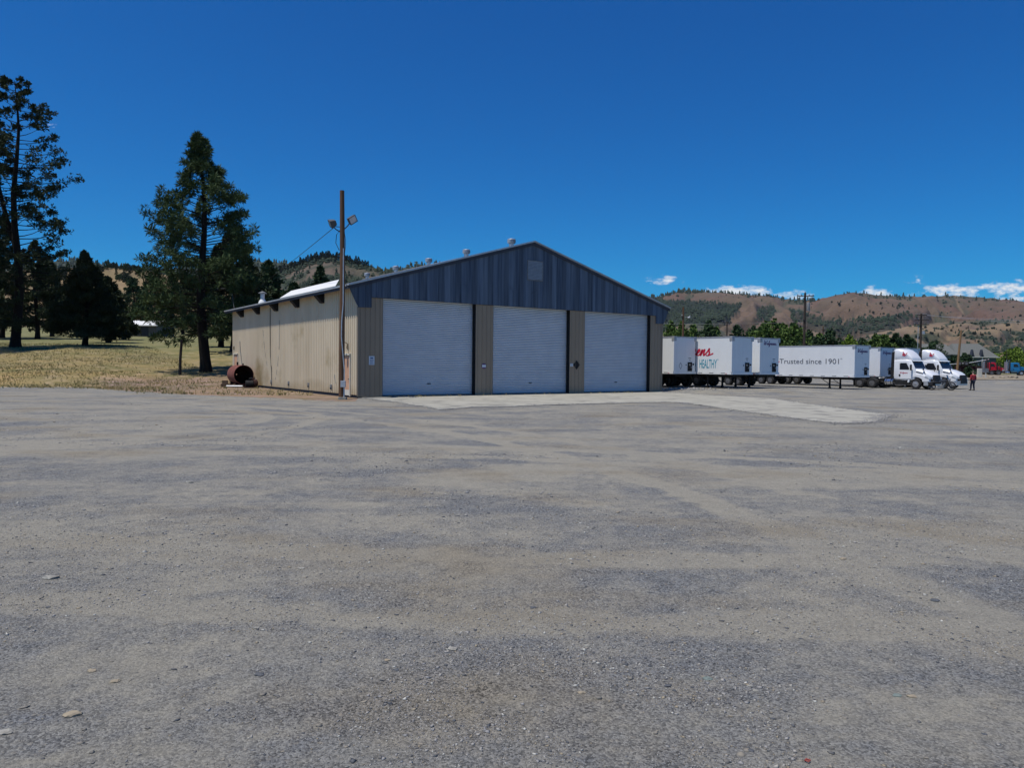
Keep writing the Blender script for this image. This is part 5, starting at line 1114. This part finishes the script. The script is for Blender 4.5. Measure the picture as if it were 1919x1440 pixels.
MB().tube([(.42, -.42, 1.12), (.5, -.25, 1.18), (.55, 0, 1.1), (.5, .25, 1.18), (.42, .42, 1.12)], .02, 6).build('handlebar', M_dim_galv, mc)
MB().tube([(.62, 0, .98), (.7, 0, .98), (.76, 0, .98)], [.1, .12, .12], 12).build('headlamp', M_chrome, mc, smooth=True)
MB().prism([(.58, -.2, 1.08), (.58, .2, 1.08), (.46, .17, 1.42), (.46, -.17, 1.42)], (.01, 0, 0)).build('windscreen', M_glass, mc)
MB().loft([ring(-1.05, .13, .55, .72, .04), ring(-.7, .14, .66, .72, .03)]).build('rear_fender', M_trim, mc); MB().tube([(-.3, .14, .3), (-.25, .35, .0)], .015, 5).build('kickstand', M_dim_galv, mc)
MB().box(-.95, -.55, -.34, -.17, .38, .68).box(-.95, -.55, .17, .34, .38, .68).build('saddlebag', M_black, mc, .03)

# ------------------------------------------------------------------ the person walking away
def skin_body(name, V, E, Rr, m, parent, sub=2):
    me = bpy.data.meshes.new(name); me.from_pydata(V, E, []); o = bpy.data.objects.new(name, me); COL.objects.link(o); me.materials.append(m)
    md = o.modifiers.new('s', 'SKIN')
    for i, r in enumerate(Rr): me.skin_vertices[0].data[i].radius = r if hasattr(r, '__len__') else (r, r)
    me.skin_vertices[0].data[0].use_root = True
    s2 = o.modifiers.new('u', 'SUBSURF'); s2.levels = sub; s2.render_levels = sub
    bpy.context.view_layer.update(); dg = bpy.context.evaluated_depsgraph_get(); me2 = bpy.data.meshes.new_from_object(o.evaluated_get(dg)); bpy.data.objects.remove(o)
    me2.materials.clear(); me2.materials.append(m)
    for p in me2.polygons: p.use_smooth = True; p.material_index = 0
    q = bpy.data.objects.new(name, me2); COL.objects.link(q); q.parent = parent; return q
pg = at(1823, 731, 67.5); pg.z = tz(pg.x, pg.y)
pe = empty('person', pg, radians(8)); tag(pe, 'person in a red shirt and dark jeans walking away across the gravel', 'person')
# faces +y (away from the camera)
V = [(0, 0, .93), (0, -.01, 1.1), (0, -.02, 1.28), (0, -.01, 1.42), (0, .0, 1.5), (0, .02, 1.58), (0, .035, 1.66), (0, .03, 1.73),
     (.10, 0, .88), (.11, .05, .50), (.11, -.03, .10), (.115, .10, .04), (-.10, 0, .88), (-.11, .10, .50), (-.11, .12, .10), (-.115, .26, .04),
     (.19, -.01, 1.38), (.27, -.02, 1.12), (.28, .06, .88), (.28, .09, .80), (-.19, -.01, 1.38), (-.27, -.04, 1.12), (-.29, .0, .88), (-.29, .02, .80)]
E = [(0, 1), (1, 2), (2, 3), (3, 4), (4, 5), (5, 6), (6, 7), (0, 8), (8, 9), (9, 10), (10, 11), (0, 12), (12, 13), (13, 14), (14, 15), (3, 16), (16, 17), (17, 18), (18, 19), (3, 20), (20, 21), (21, 22), (22, 23)]
Rr = [(.16, .12), (.155, .115), (.16, .115), (.12, .09), .055, .06, (.08, .095), (.065, .075), .09, .062, .042, .035, .09, .062, .042, .035, .06, .045, .034, .03, .06, .045, .034, .03]
skin_body('body', V, E, Rr, M_skin, pe)
for sg in (-1, 1):                              # hands: palm, four fingers and a thumb, relaxed
    hx = .28 * sg + (0.0 if sg > 0 else -.01); hy = .10 if sg > 0 else .03; hv = [(hx, hy, .80), (hx, hy + .01, .74)]; he = [(0, 1)]; hr = [(.02, .035), (.018, .036)]
    for k in range(4): i0 = len(hv); yy_ = hy - .025 + .02 * k; ln = (.065, .08, .075, .06)[k]; hv += [(hx, yy_ + .01, .715), (hx - sg * .012, yy_ + .015, .715 - ln * .5), (hx - sg * .028, yy_ + .018, .715 - ln)]; he += [(1, i0), (i0, i0 + 1), (i0 + 1, i0 + 2)]; hr += [.0095, .009, .008]
    i0 = len(hv); hv += [(hx - sg * .015, hy + .045, .76), (hx - sg * .025, hy + .055, .72)]; he += [(0, i0), (i0, i0 + 1)]; hr += [.011, .009]
    skin_body('hand', hv, he, hr, M_skin, pe, 1)
V = [(0, 0, .90), (0, -.01, 1.1), (0, -.02, 1.28), (0, -.01, 1.41), (0, 0, 1.47), (.19, -.01, 1.385), (.27, -.02, 1.12), (.28, .045, .93), (-.19, -.01, 1.385), (-.27, -.04, 1.12), (-.29, -.005, .93)]
E = [(0, 1), (1, 2), (2, 3), (3, 4), (3, 5), (5, 6), (6, 7), (3, 8), (8, 9), (9, 10)]
skin_body('shirt', V, E, [(.20, .15), (.185, .14), (.19, .135), (.14, .105), .065, .085, .065, .052, .085, .065, .052], M_shirt, pe)
V = [(0, 0, .95), (.10, 0, .88), (.11, .05, .50), (.11, -.03, .09), (-.10, 0, .88), (-.11, .10, .50), (-.11, .12, .09)]
skin_body('jeans', V, [(0, 1), (1, 2), (2, 3), (0, 4), (4, 5), (5, 6)], [(.17, .13), .115, .08, .066, .115, .08, .066], M_jeans, pe)
skin_body('hair', [(0, -.015, 1.62), (0, .0, 1.72), (0, .04, 1.78)], [(0, 1), (1, 2)], [(.085, .075), (.092, .10), (.07, .07)], M_hair, pe, 2)
for sx_, sy_ in ((.112, -.0), (-.112, .15)): MB().loft([ring(-.08, .045, 0, .09, .02), ring(.05, .05, 0, .085, .02), ring(.16, .045, 0, .05, .015)]).build('shoe', M_black, pe).location = (sx_, sy_, .0)
for o in pe.children:
    if o.name.startswith('shoe'): o.rotation_euler = (0, 0, pi / 2)

# ------------------------------------------------------------------ houses and small things at the right
def house(px0, px1, D, ztop, zeave, lab, depth=10, wall=M_house, hip=True, dormers=(), name='house', rot=0):
    a = gp(px0, D); b = gp(px1, D); Ln = (b - a).length; t = empty(name, a, atan2(b.y - a.y, b.x - a.x)); tag(t, lab, 'house')
    ze = at(px0, zeave, D).z - a.z; zt = at(px0, ztop, D).z - a.z + .9
    MB().box(0, Ln, 0, depth, -.3, ze).build('wall', wall, t)
    hp = 1.8 if hip else 0
    MB().add([(-.5, -.6, ze - .1), (Ln + .5, -.6, ze - .1), (Ln + .5, depth + .6, ze - .1), (-.5, depth + .6, ze - .1), (hp - .3, depth / 2, zt), (Ln - hp + .3, depth / 2, zt)], [(0, 1, 5, 4), (2, 3, 4, 5), (1, 2, 5), (3, 0, 4), (0, 3, 2, 1)]).build('roof', M_shingle, t)
    MB().box(-.5, Ln + .5, -.66, -.605, ze - .22, ze - .02).build('gutter', M_cream, t)
    x = 1.5
    while x < Ln - 1.5:
        w_ = empty('window', (x, -.02, 1.1), 0, t); MB().box(0, 1.0, -.03, .02, 0, 1.2).build('pane', M_glass, w_); MB().box(-.1, 0, -.05, .02, -.1, 1.3).box(1, 1.1, -.05, .02, -.1, 1.3).box(0, 1, -.05, .02, 1.2, 1.3).box(0, 1, -.05, .02, -.1, 0).build('frame', M_cream, w_); x += 3.1
    for xd in dormers:
        d = empty('dormer', (xd, -.5, ze - .1), 0, t)
        MB().prism([(-.55, 0, .0), (.55, 0, .0), (.32, 0, .55), (0, 0, 2.0), (-.32, 0, .55)], (0, 1.0, 0)).build('gable', M_trim, d); MB().box(-.2, .2, -.03, -.001, .1, .5).build('pane', M_glass, d)
        MB().box(-.12, .12, -.05, .05, -ze + .1, 0).build('column', M_cream, d)
    return t
house(1793, 1866, 195, 649.5, 668.5, 'grey-roofed house with two pointed dark dormers behind the log trucks', dormers=(3.9, 6.4))
t = house(1700, 1790, 185, 650, 664, 'long grey-roofed house left of the dormered one, behind the tractors', hip=False)
g = gp(1800, 172); hz = empty('house', g, radians(0)); tag(hz, 'low teal house wing with sloping white-edged gable behind the leaning pole', 'house')
MB().prism([(-3.5, 0, -.3), (2.6, 0, -.3), (2.6, 0, 2.5), (-.8, 0, 4.2), (-3.5, 0, 4.2)], (0, 7, 0)).build('wall', M_house, hz)
MB().prism([(-3.7, -.3, 4.2), (-.7, -.3, 4.2), (2.9, -.3, 2.4), (2.9, -.3, 2.6), (-.7, -.3, 4.42), (-3.7, -.3, 4.42)], (0, 7.6, 0)).build('roof', M_shingle, hz)
MB().prism([(-.7, -.34, 4.2), (2.9, -.34, 2.4), (2.9, -.34, 2.52), (-.7, -.34, 4.34)], (0, .035, 0)).build('barge_board', M_cream, hz)
wd = empty('window', (1.6, -.03, .9), 0, hz); MB().box(-.5, .5, 0, .025, 0, 1.1).build('pane', M_sign, wd)
a = gp(1790, 150); b = gp(1846, 150); fe = empty('board_fence', a, atan2(b.y - a.y, b.x - a.x)); tag(fe, 'dark red board fence between the tractors and the log truck', 'fence'); Ln = (b - a).length
mb = MB(); x = 0
while x < Ln: mb.box(x, x + .14, 0, .03, 0, 1.65 + random.uniform(-.03, .03)); x += .16
mb.build('boards', M_fence, fe)
for i in range(4): MB().box(i * Ln / 3.05, i * Ln / 3.05 + .12, .035, .15, -.2, 1.7).build('post', M_fence, fe)
def verge_pt(px, D): p = gp(px, D); p.z = float(verge(np.array(p.x), np.array(p.y))) if p.y > 104 else p.z; return p
o = MB().box(-.3, .3, -.15, .15, -.2, 1.3).build('concrete_pillar', M_cream, None, .03); o.location = verge_pt(1836, 107); tag(o, 'pale concrete block pillar at the lot edge behind the person', 'pillar')
g = verge_pt(1847.5, 106); sg = empty('yard_sign', g); tag(sg, 'dark board sign on a white post at the lot edge', 'sign'); MB().box(-.07, .07, -.03, .03, -.2, .8).build('post', M_cream, sg); MB().box(-.38, .38, -.06, -.03, .75, 1.35).build('board', M_dim_galv, sg)
g = verge_pt(1817, 112); t = plant_leafy('shrub', 'small olive shrub at the lot edge just left of the pale pillar', g, 77, 1.6, 2.0, 260, .3, M_leaf_d, lobes=5, cb=.05, trunk_r=.05); t['category'] = 'shrub'
for (px, D, sc, lab) in [(1877, 106, .45, 'brown rock on the dirt bank below the red truck'), (1899, 106.3, .6, 'dark earth clod on the bank below the blue truck'), (1858, 106, .35, 'small rock on the dirt bank right of the sign')]:
    g = verge_pt(px, D); bm = bmesh.new(); bmesh.ops.create_icosphere(bm, subdivisions=2, radius=sc)
    for v in bm.verts: v.co *= random.uniform(.75, 1.2); v.co.z *= .55
    me = bpy.data.meshes.new('rock'); bm.to_mesh(me); bm.free(); me.materials.append(M_rock_t); o = bpy.data.objects.new('rock', me); COL.objects.link(o); o.location = g; tag(o, lab, 'rock')

# white-roofed barn beyond the field
g = gp(237, 152); bn = empty('barn', g, radians(0)); tag(bn, 'grey barn with white metal roof beyond the field, left of the ponderosa', 'barn')
MB().box(0, 6.2, 0, 8, -.5, 2.3).build('wall', M_grey_wall, bn); MB().prism([(-.4, -.5, 2.1), (-.4, 4, 3.3), (-.4, 8.5, 2.1), (-.4, 8.5, 2.25), (-.4, 4, 3.45), (-.4, -.5, 2.3)], (7.0, 0, 0)).build('roof', M_white_metal, bn)
MB().box(3, 4.6, -.04, .0, -.1, 2.0).build('door', M_trim, bn)

# ------------------------------------------------------------------ rusty tank by the shed
tp = at(457, 720, 57.5); tp.z = tz(tp.x, tp.y); tk = empty('steel_tank', tp, AB); tag(tk, 'open-ended rusty red cylinder tank on skids at the back of the shed', 'tank')
mb = MB(); n = 28; rad = .76; cz = .95; c = lambda r, y: [(cos(2 * pi * k / n) * r, y, cz + sin(2 * pi * k / n) * r) for k in range(n)]
mb.loft([c(rad * .97, 0), c(rad, 0), c(rad, 2.1), c(rad * .8, 2.2), c(.05, 2.25)], cap=False); mb.build('shell', M_rust, tk, smooth=True)
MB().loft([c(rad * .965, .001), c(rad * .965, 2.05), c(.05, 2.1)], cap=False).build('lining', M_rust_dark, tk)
for x in (-.55, .55): MB().box(x - .08, x + .08, -.2, 2.4, 0, .16).build('skid', M_rust_dark, tk)
for y in (.3, 1.8): MB().prism([(-.6, y, .16), (.6, y, .16), (.5, y, .5), (0, y, .22), (-.5, y, .5)], (0, .1, 0)).build('saddle', M_rust_dark, tk)
MB().tube([(-.2, 1.1, 1.7), (-.2, 1.1, 1.95)], .07, 8).tube([(.15, .8, 1.68), (.15, .8, 1.85)], .05, 8).build('filler_neck', M_black, tk)
MB().tube([(.1, .9, 1.7), (.0, 1.0, 2.8), (-.05, 1.0, 3.6)], .025, 6).build('vent_pipe', M_dim_galv, tk)
p = at(443, 719, 55.8); o = MB().tube([(-.75, 0, .1), (.45, .1, .1)], .075, 10).build('steel_pipe', M_galv, smooth=True); o.location = (p.x, p.y, tz(p.x, p.y)); tag(o, 'pale steel pipe lying in front of the rusty tank', 'pipe')
p = at(422, 716, 57.5); o = empty('wooden_block', (p.x, p.y, tz(p.x, p.y)), .3); tag(o, 'weathered timber block stack left of the rusty tank', 'timber'); MB().box(-.3, .3, -.2, .2, 0, .25).box(-.22, .2, -.15, .17, .253, .5).build('baulks', M_log, o, .01)
p = at(472, 721, 56.2); pm_ = empty('pump', (p.x, p.y, tz(p.x, p.y)), .4); tag(pm_, 'dark engine pump lying against the tank mouth', 'pump')
MB().tube([(-.45, 0, .3), (.1, 0, .32)], .24, 12).build('motor', M_black, pm_); MB().box(-.6, .5, -.3, .3, 0, .08).build('baseplate', M_rust_dark, pm_); MB().tube([(.1, 0, .32), (.15, 0, .32), (.4, 0, .35), (.45, 0, .35)], [.1, .3, .28, .1], 12).build('pump_housing', M_rust_dark, pm_); MB().tube([(-.2, 0, .5), (-.2, 0, .68), (.05, 0, .72)], .05, 8).build('outlet', M_black, pm_)

# rubble in the trailer's shade
V = []; Fc = []
def ico():
    bm = bmesh.new(); bmesh.ops.create_icosphere(bm, subdivisions=1, radius=1); v = np.array([q.co[:] for q in bm.verts]); f = np.array([[w_.index for w_ in q.verts] for q in bm.faces]); bm.free(); return v, f
IV_, IF_ = ico(); OV8 = np.array([(1, 0, 0), (0, 1, 0), (-1, 0, 0), (0, -1, 0), (.25, .2, .9), (0, 0, -.9)], float); OF8 = np.array([(0, 1, 4), (1, 2, 4), (2, 3, 4), (3, 0, 4), (1, 0, 5), (2, 1, 5), (3, 2, 5), (0, 3, 5)])
def stones(name, X, Y, size, m, lab, flat=.55, dz=0.0, Zf=terrain, octa=False):
    n = len(X); Z = Zf(X, Y) + dz; th = rng.random(n) * 6.28; IV, IF = (OV8, OF8) if octa else (IV_, IF_)
    sx = size * rng.uniform(.7, 1.4, n); sy = size * rng.uniform(.6, 1.1, n); sz = size * flat * rng.uniform(.6, 1.2, n)
    v = IV[None] * (1 + .42 * rng.normal(size=(n, len(IV), 1)) * .8); x = v[..., 0] * sx[:, None]; y = v[..., 1] * sy[:, None]; z = v[..., 2] * sz[:, None]
    c_, s_ = np.cos(th)[:, None], np.sin(th)[:, None]; P_ = np.stack([x * c_ - y * s_ + X[:, None], x * s_ + y * c_ + Y[:, None], z + Z[:, None] + sz[:, None] * .25], -1)
    Fc_ = (np.arange(n)[:, None, None] * len(IV) + IF[None]).reshape(-1, 3); o = npmesh(name, P_.reshape(-1, 3), Fc_, m); tag(o, lab, 'stones', None, 'stuff'); return o
c = at(1283, 736, 56.5); n = 160; X = c.x + rng.normal(0, 1.2, n); Y = c.y + rng.normal(0, .5, n)
stones('rubble', X, Y, rng.uniform(.04, .13, n), M_stone, 'small heap of broken concrete rubble beside the shed corner', .6)
# weeds along the door sills and at the lot's edge; dry grass in the field
def grass(name, X, Y, h, m, lab, nb=5, w=.12, Zf=terrain):
    n = len(X); C = np.stack([X, Y, Zf(X, Y) - .02], 1); D_ = np.tile([0, 0, 1.0], (n, 1)) + rng.normal(0, .15, (n, 3)); R = rng
    d, a, b = basis(D_); th = R.random((n, nb)) * 2 * pi; el = R.uniform(.15, .7, (n, nb)); dirs = d[:, None] + (a[:, None] * np.cos(th)[..., None] + b[:, None] * np.sin(th)[..., None]) * el[..., None]
    L_ = h[:, None] * R.uniform(.5, 1.1, (n, nb)); side = np.stack([-np.sin(th), np.cos(th), 0 * th], -1) * (L_ * w)[..., None]
    base = C[:, None] + dirs * 0; V = np.stack([base + side, base - side, base + dirs * L_[..., None]], 2).reshape(-1, 3); o = npmesh(name, V, np.arange(len(V)).reshape(-1, 3), m); tag(o, lab, 'grass', None, 'stuff'); return o
n = 26000; bb = rng.uniform(-.80, -.27, n); Y = 44 + 60 * rng.random(n) ** 1.3; X = bb * Y
er = np.array([lot_edge(math.atan2(x, y)) for x, y in zip(X[:], Y[:])]); keep = (np.hypot(X, Y) > er * (1 - .012 - .05 * rng.random(n) ** 3)) 
s_ = X * UB.x + Y * UB.y - 16.5; t_ = X * VB.x + Y * VB.y - 38.97; keep &= ~((s_ > -.3) & (t_ > -.5)); bare_ = (s_ > -7) & (t_ < 24); keep &= ~(bare_ & (rng.random(n) < .8)); keep &= fbm(X * .25, Y * .25) + rng.normal(0, .2, n) > -.12
X, Y = X[keep], Y[keep]; k2 = rng.random(len(X)) < .68
grass('dry_grass', X[k2], Y[k2], rng.uniform(.08, .24, k2.sum()), M_straw, 'dry straw-coloured grass over the field edge')
M_weed = mat('green weeds', (.12, .14, .05), (.19, .19, .075), 1.0, rough=.9); grass('green_grass', X[~k2], Y[~k2], rng.uniform(.06, .2, (~k2).sum()), M_weed, 'green weeds mixed into the field edge', 6, .14)
n = 5000; kk = rng.integers(0, len(ap), n); P0 = np.array([on_z(*q)[:2] for q in ap]); f_ = rng.random((n, 1)); Q = P0[kk] * (1 - f_) + P0[(kk + 1) % len(ap)] * f_ + rng.normal(0, 1, (n, 2)) * np.array([.22, .22])
ok = (kk < len(ap) - 1); Q = Q[ok]; stones('spilled_gravel', Q[:, 0], Q[:, 1], rng.uniform(.012, .035, len(Q)), M_stone, 'gravel spilled along the edges of the concrete apron', octa=True, Zf=lambda x, y: terrain(x, y) + .028)
S_ = np.concatenate([rng.normal(4.2, 1.2, 60), rng.normal(19.5, 1.0, 50), rng.uniform(1, 23, 40)]); T_ = -rng.uniform(.1, .9, len(S_)); X = -8.71 + UB.x * S_ + VB.x * T_; Y = 41.42 + UB.y * S_ + VB.y * T_
grass('sill_weeds', X, Y, rng.uniform(.05, .2, len(X)), M_straw, 'small dry weeds growing along the door sills', 5, .1, lambda x, y: terrain(x, y) + .03)

# ------------------------------------------------------------------ loose gravel on the lot
n = 230000; bb = rng.uniform(-.78, .78, n); iy = rng.uniform(.0, 1, n) ** .8; dep = .05 + (.56 - .05) * iy; Y = 2.0 / dep; X = bb * Y
clump = fbm(X * .3 + 3, Y * .45, 5) + .35 * fbm(X * 1.6, Y * 1.6, 3) + rng.normal(0, .10, n); keep = clump > .06; X, Y = X[keep], Y[keep]
size = np.clip(.0042 * (1 + rng.pareto(3.2, len(X))), .004, .020) * np.clip(Y / 8, .8, 2.2)
third = rng.random(len(X))
for nm, a_, b_, m_, lab in (('loose_gravel', 0, .60, M_stone, 'grey gravel stones lying loose over the lot'), ('dark_gravel', .60, .80, M_rock_d, 'dark chips lying loose over the lot'), ('tan_gravel', .80, .93, M_rock_t, 'tan pebbles lying loose over the lot'), ('pale_gravel', .93, 1.01, M_rock_p, 'pale pebbles lying loose over the lot')):
    k = (third >= a_) & (third < b_); stones(nm, X[k], Y[k], size[k], m_, lab, octa=True)
n = 1500; bb = rng.uniform(-.78, .78, n); Y = 2.0 / (.06 + .5 * rng.random(n)); X = bb * Y; stones('scattered_stones', X, Y, np.clip(.007 * (1 + rng.pareto(3.2, n)), .007, .020), M_rock_t2, 'rounded stones scattered thinly over the lot', .4)
for (px, py, wpx, m, lab) in [(848, 1215, 22, M_rock_w, 'white angular rock, the largest pale one in the middle foreground'), (485, 1263, 22, M_rock_d, 'dark blue-grey rock in the left foreground'), (742, 1254, 13, M_rock_d, 'black chip just below left of the white angular rock'),
    (1000, 1138, 15, M_rock_d, 'dark rock near the centre of the lot'), (1252, 1284, 16, M_rock_d, 'dark rock beside two small white pebbles'), (1100, 1209, 14, M_rock_w, 'pale flat pebble right of the white angular rock'), (1752, 1125, 17, M_rock_d, 'blue-grey rock alone at the right side'),
    (1681, 1302, 17, M_rock_g, 'green-dark sliver of rock at lower right'), (1708, 1304, 18, M_rock_t, 'tan flat rock next to the green sliver'), (356, 904, 16, M_rock_w, 'white flat scrap in the left middle distance'), (480, 1176, 14, M_rock_w, 'pale rock in the left foreground above the dark rock'),
    (90, 1137, 10, M_rock_d, 'small black stone near the left edge'), (10, 1371, 24, M_rock_w, 'pale rock cut by the left edge'), (137, 1338, 30, M_rock_t, 'long tan flat rock in the lower left corner area'), (1405, 1284, 10, M_rock_w, 'left of two small white pebbles'), (1416, 1293, 11, M_rock_w, 'right of two small white pebbles'),
    (1580, 1047, 14, M_rock_t, 'brown chip far right of centre below the concrete'), (1326, 1271, 20, M_rock_g, 'blue-green flat rock in the right foreground'), (1090, 1297, 16, M_rock_t, 'sandy rounded stone in the centre foreground'), (215, 1276, 20, M_rock_t, 'brown flat rock in the left foreground'), (1406, 1405, 14, M_rock_d, 'dark chip at the bottom right of centre'),
    (726, 1236, 14, M_rock_t, 'rust-brown stone left of the white angular rock'), (172, 1256, 17, M_rock_t, 'olive-brown stone near the left edge'), (95, 1083, 26, M_rock_w, 'long thin pale stone near the left edge'), (1845, 1374, 10, M_rock_d, 'small dark sliver near the bottom right corner'), (565, 1065, 14, M_rock_w, 'pale flat stone left of centre in the middle distance')]:
    p = on_z(px, py, .01); Dd = (p - Vector((0, 0, 2))).length; sc = wpx / F_PX * Dd * .42
    bm = bmesh.new(); bmesh.ops.create_icosphere(bm, subdivisions=2, radius=1)
    for v in bm.verts: v.co *= 1 + .35 * (random.random() - .5) + .2 * sin(v.co.x * 3 + px) * cos(v.co.y * 4 + py)
    for v in bm.verts: v.co = Vector((v.co.x * sc, v.co.y * sc * .7, v.co.z * sc * .30))
    me = bpy.data.meshes.new('rock'); bm.to_mesh(me); bm.free(); me.materials.append(m); o = bpy.data.objects.new('rock', me); COL.objects.link(o); o.location = (p.x, p.y, sc * .12); o.rotation_euler = (0, 0, random.uniform(-.4, .4)); tag(o, lab, 'rock')
p = on_z(1513, 1430, 0); o = MB().tube([(-.02, 0, .01), (.0, .02, .012), (.025, .005, .01), (.0, -.02, .012), (-.015, -.005, .014)], .006, 6).build('plastic_scrap', M_red_plastic); o.location = (p.x, p.y, .003); o.scale = (.65,) * 3; tag(o, 'curled red plastic scrap at the bottom edge', 'litter')

# ------------------------------------------------------------------ air: thin haze that softens the far hills
hm = bpy.data.materials.new('haze'); hm.use_nodes = True; hn = hm.node_tree; hn.nodes.clear(); ho = hn.nodes.new('ShaderNodeOutputMaterial'); hv = hn.nodes.new('ShaderNodeVolumePrincipled')
hv.inputs['Color'].default_value = (.72, .84, 1, 1); hv.inputs['Density'].default_value = HAZE; hv.inputs['Anisotropy'].default_value = .2; hn.links.new(hv.outputs[0], ho.inputs['Volume'])
o = MB().box(-9500, 9500, -9500, 9500, -6, 700).build('haze', hm); tag(o, kind='stuff')
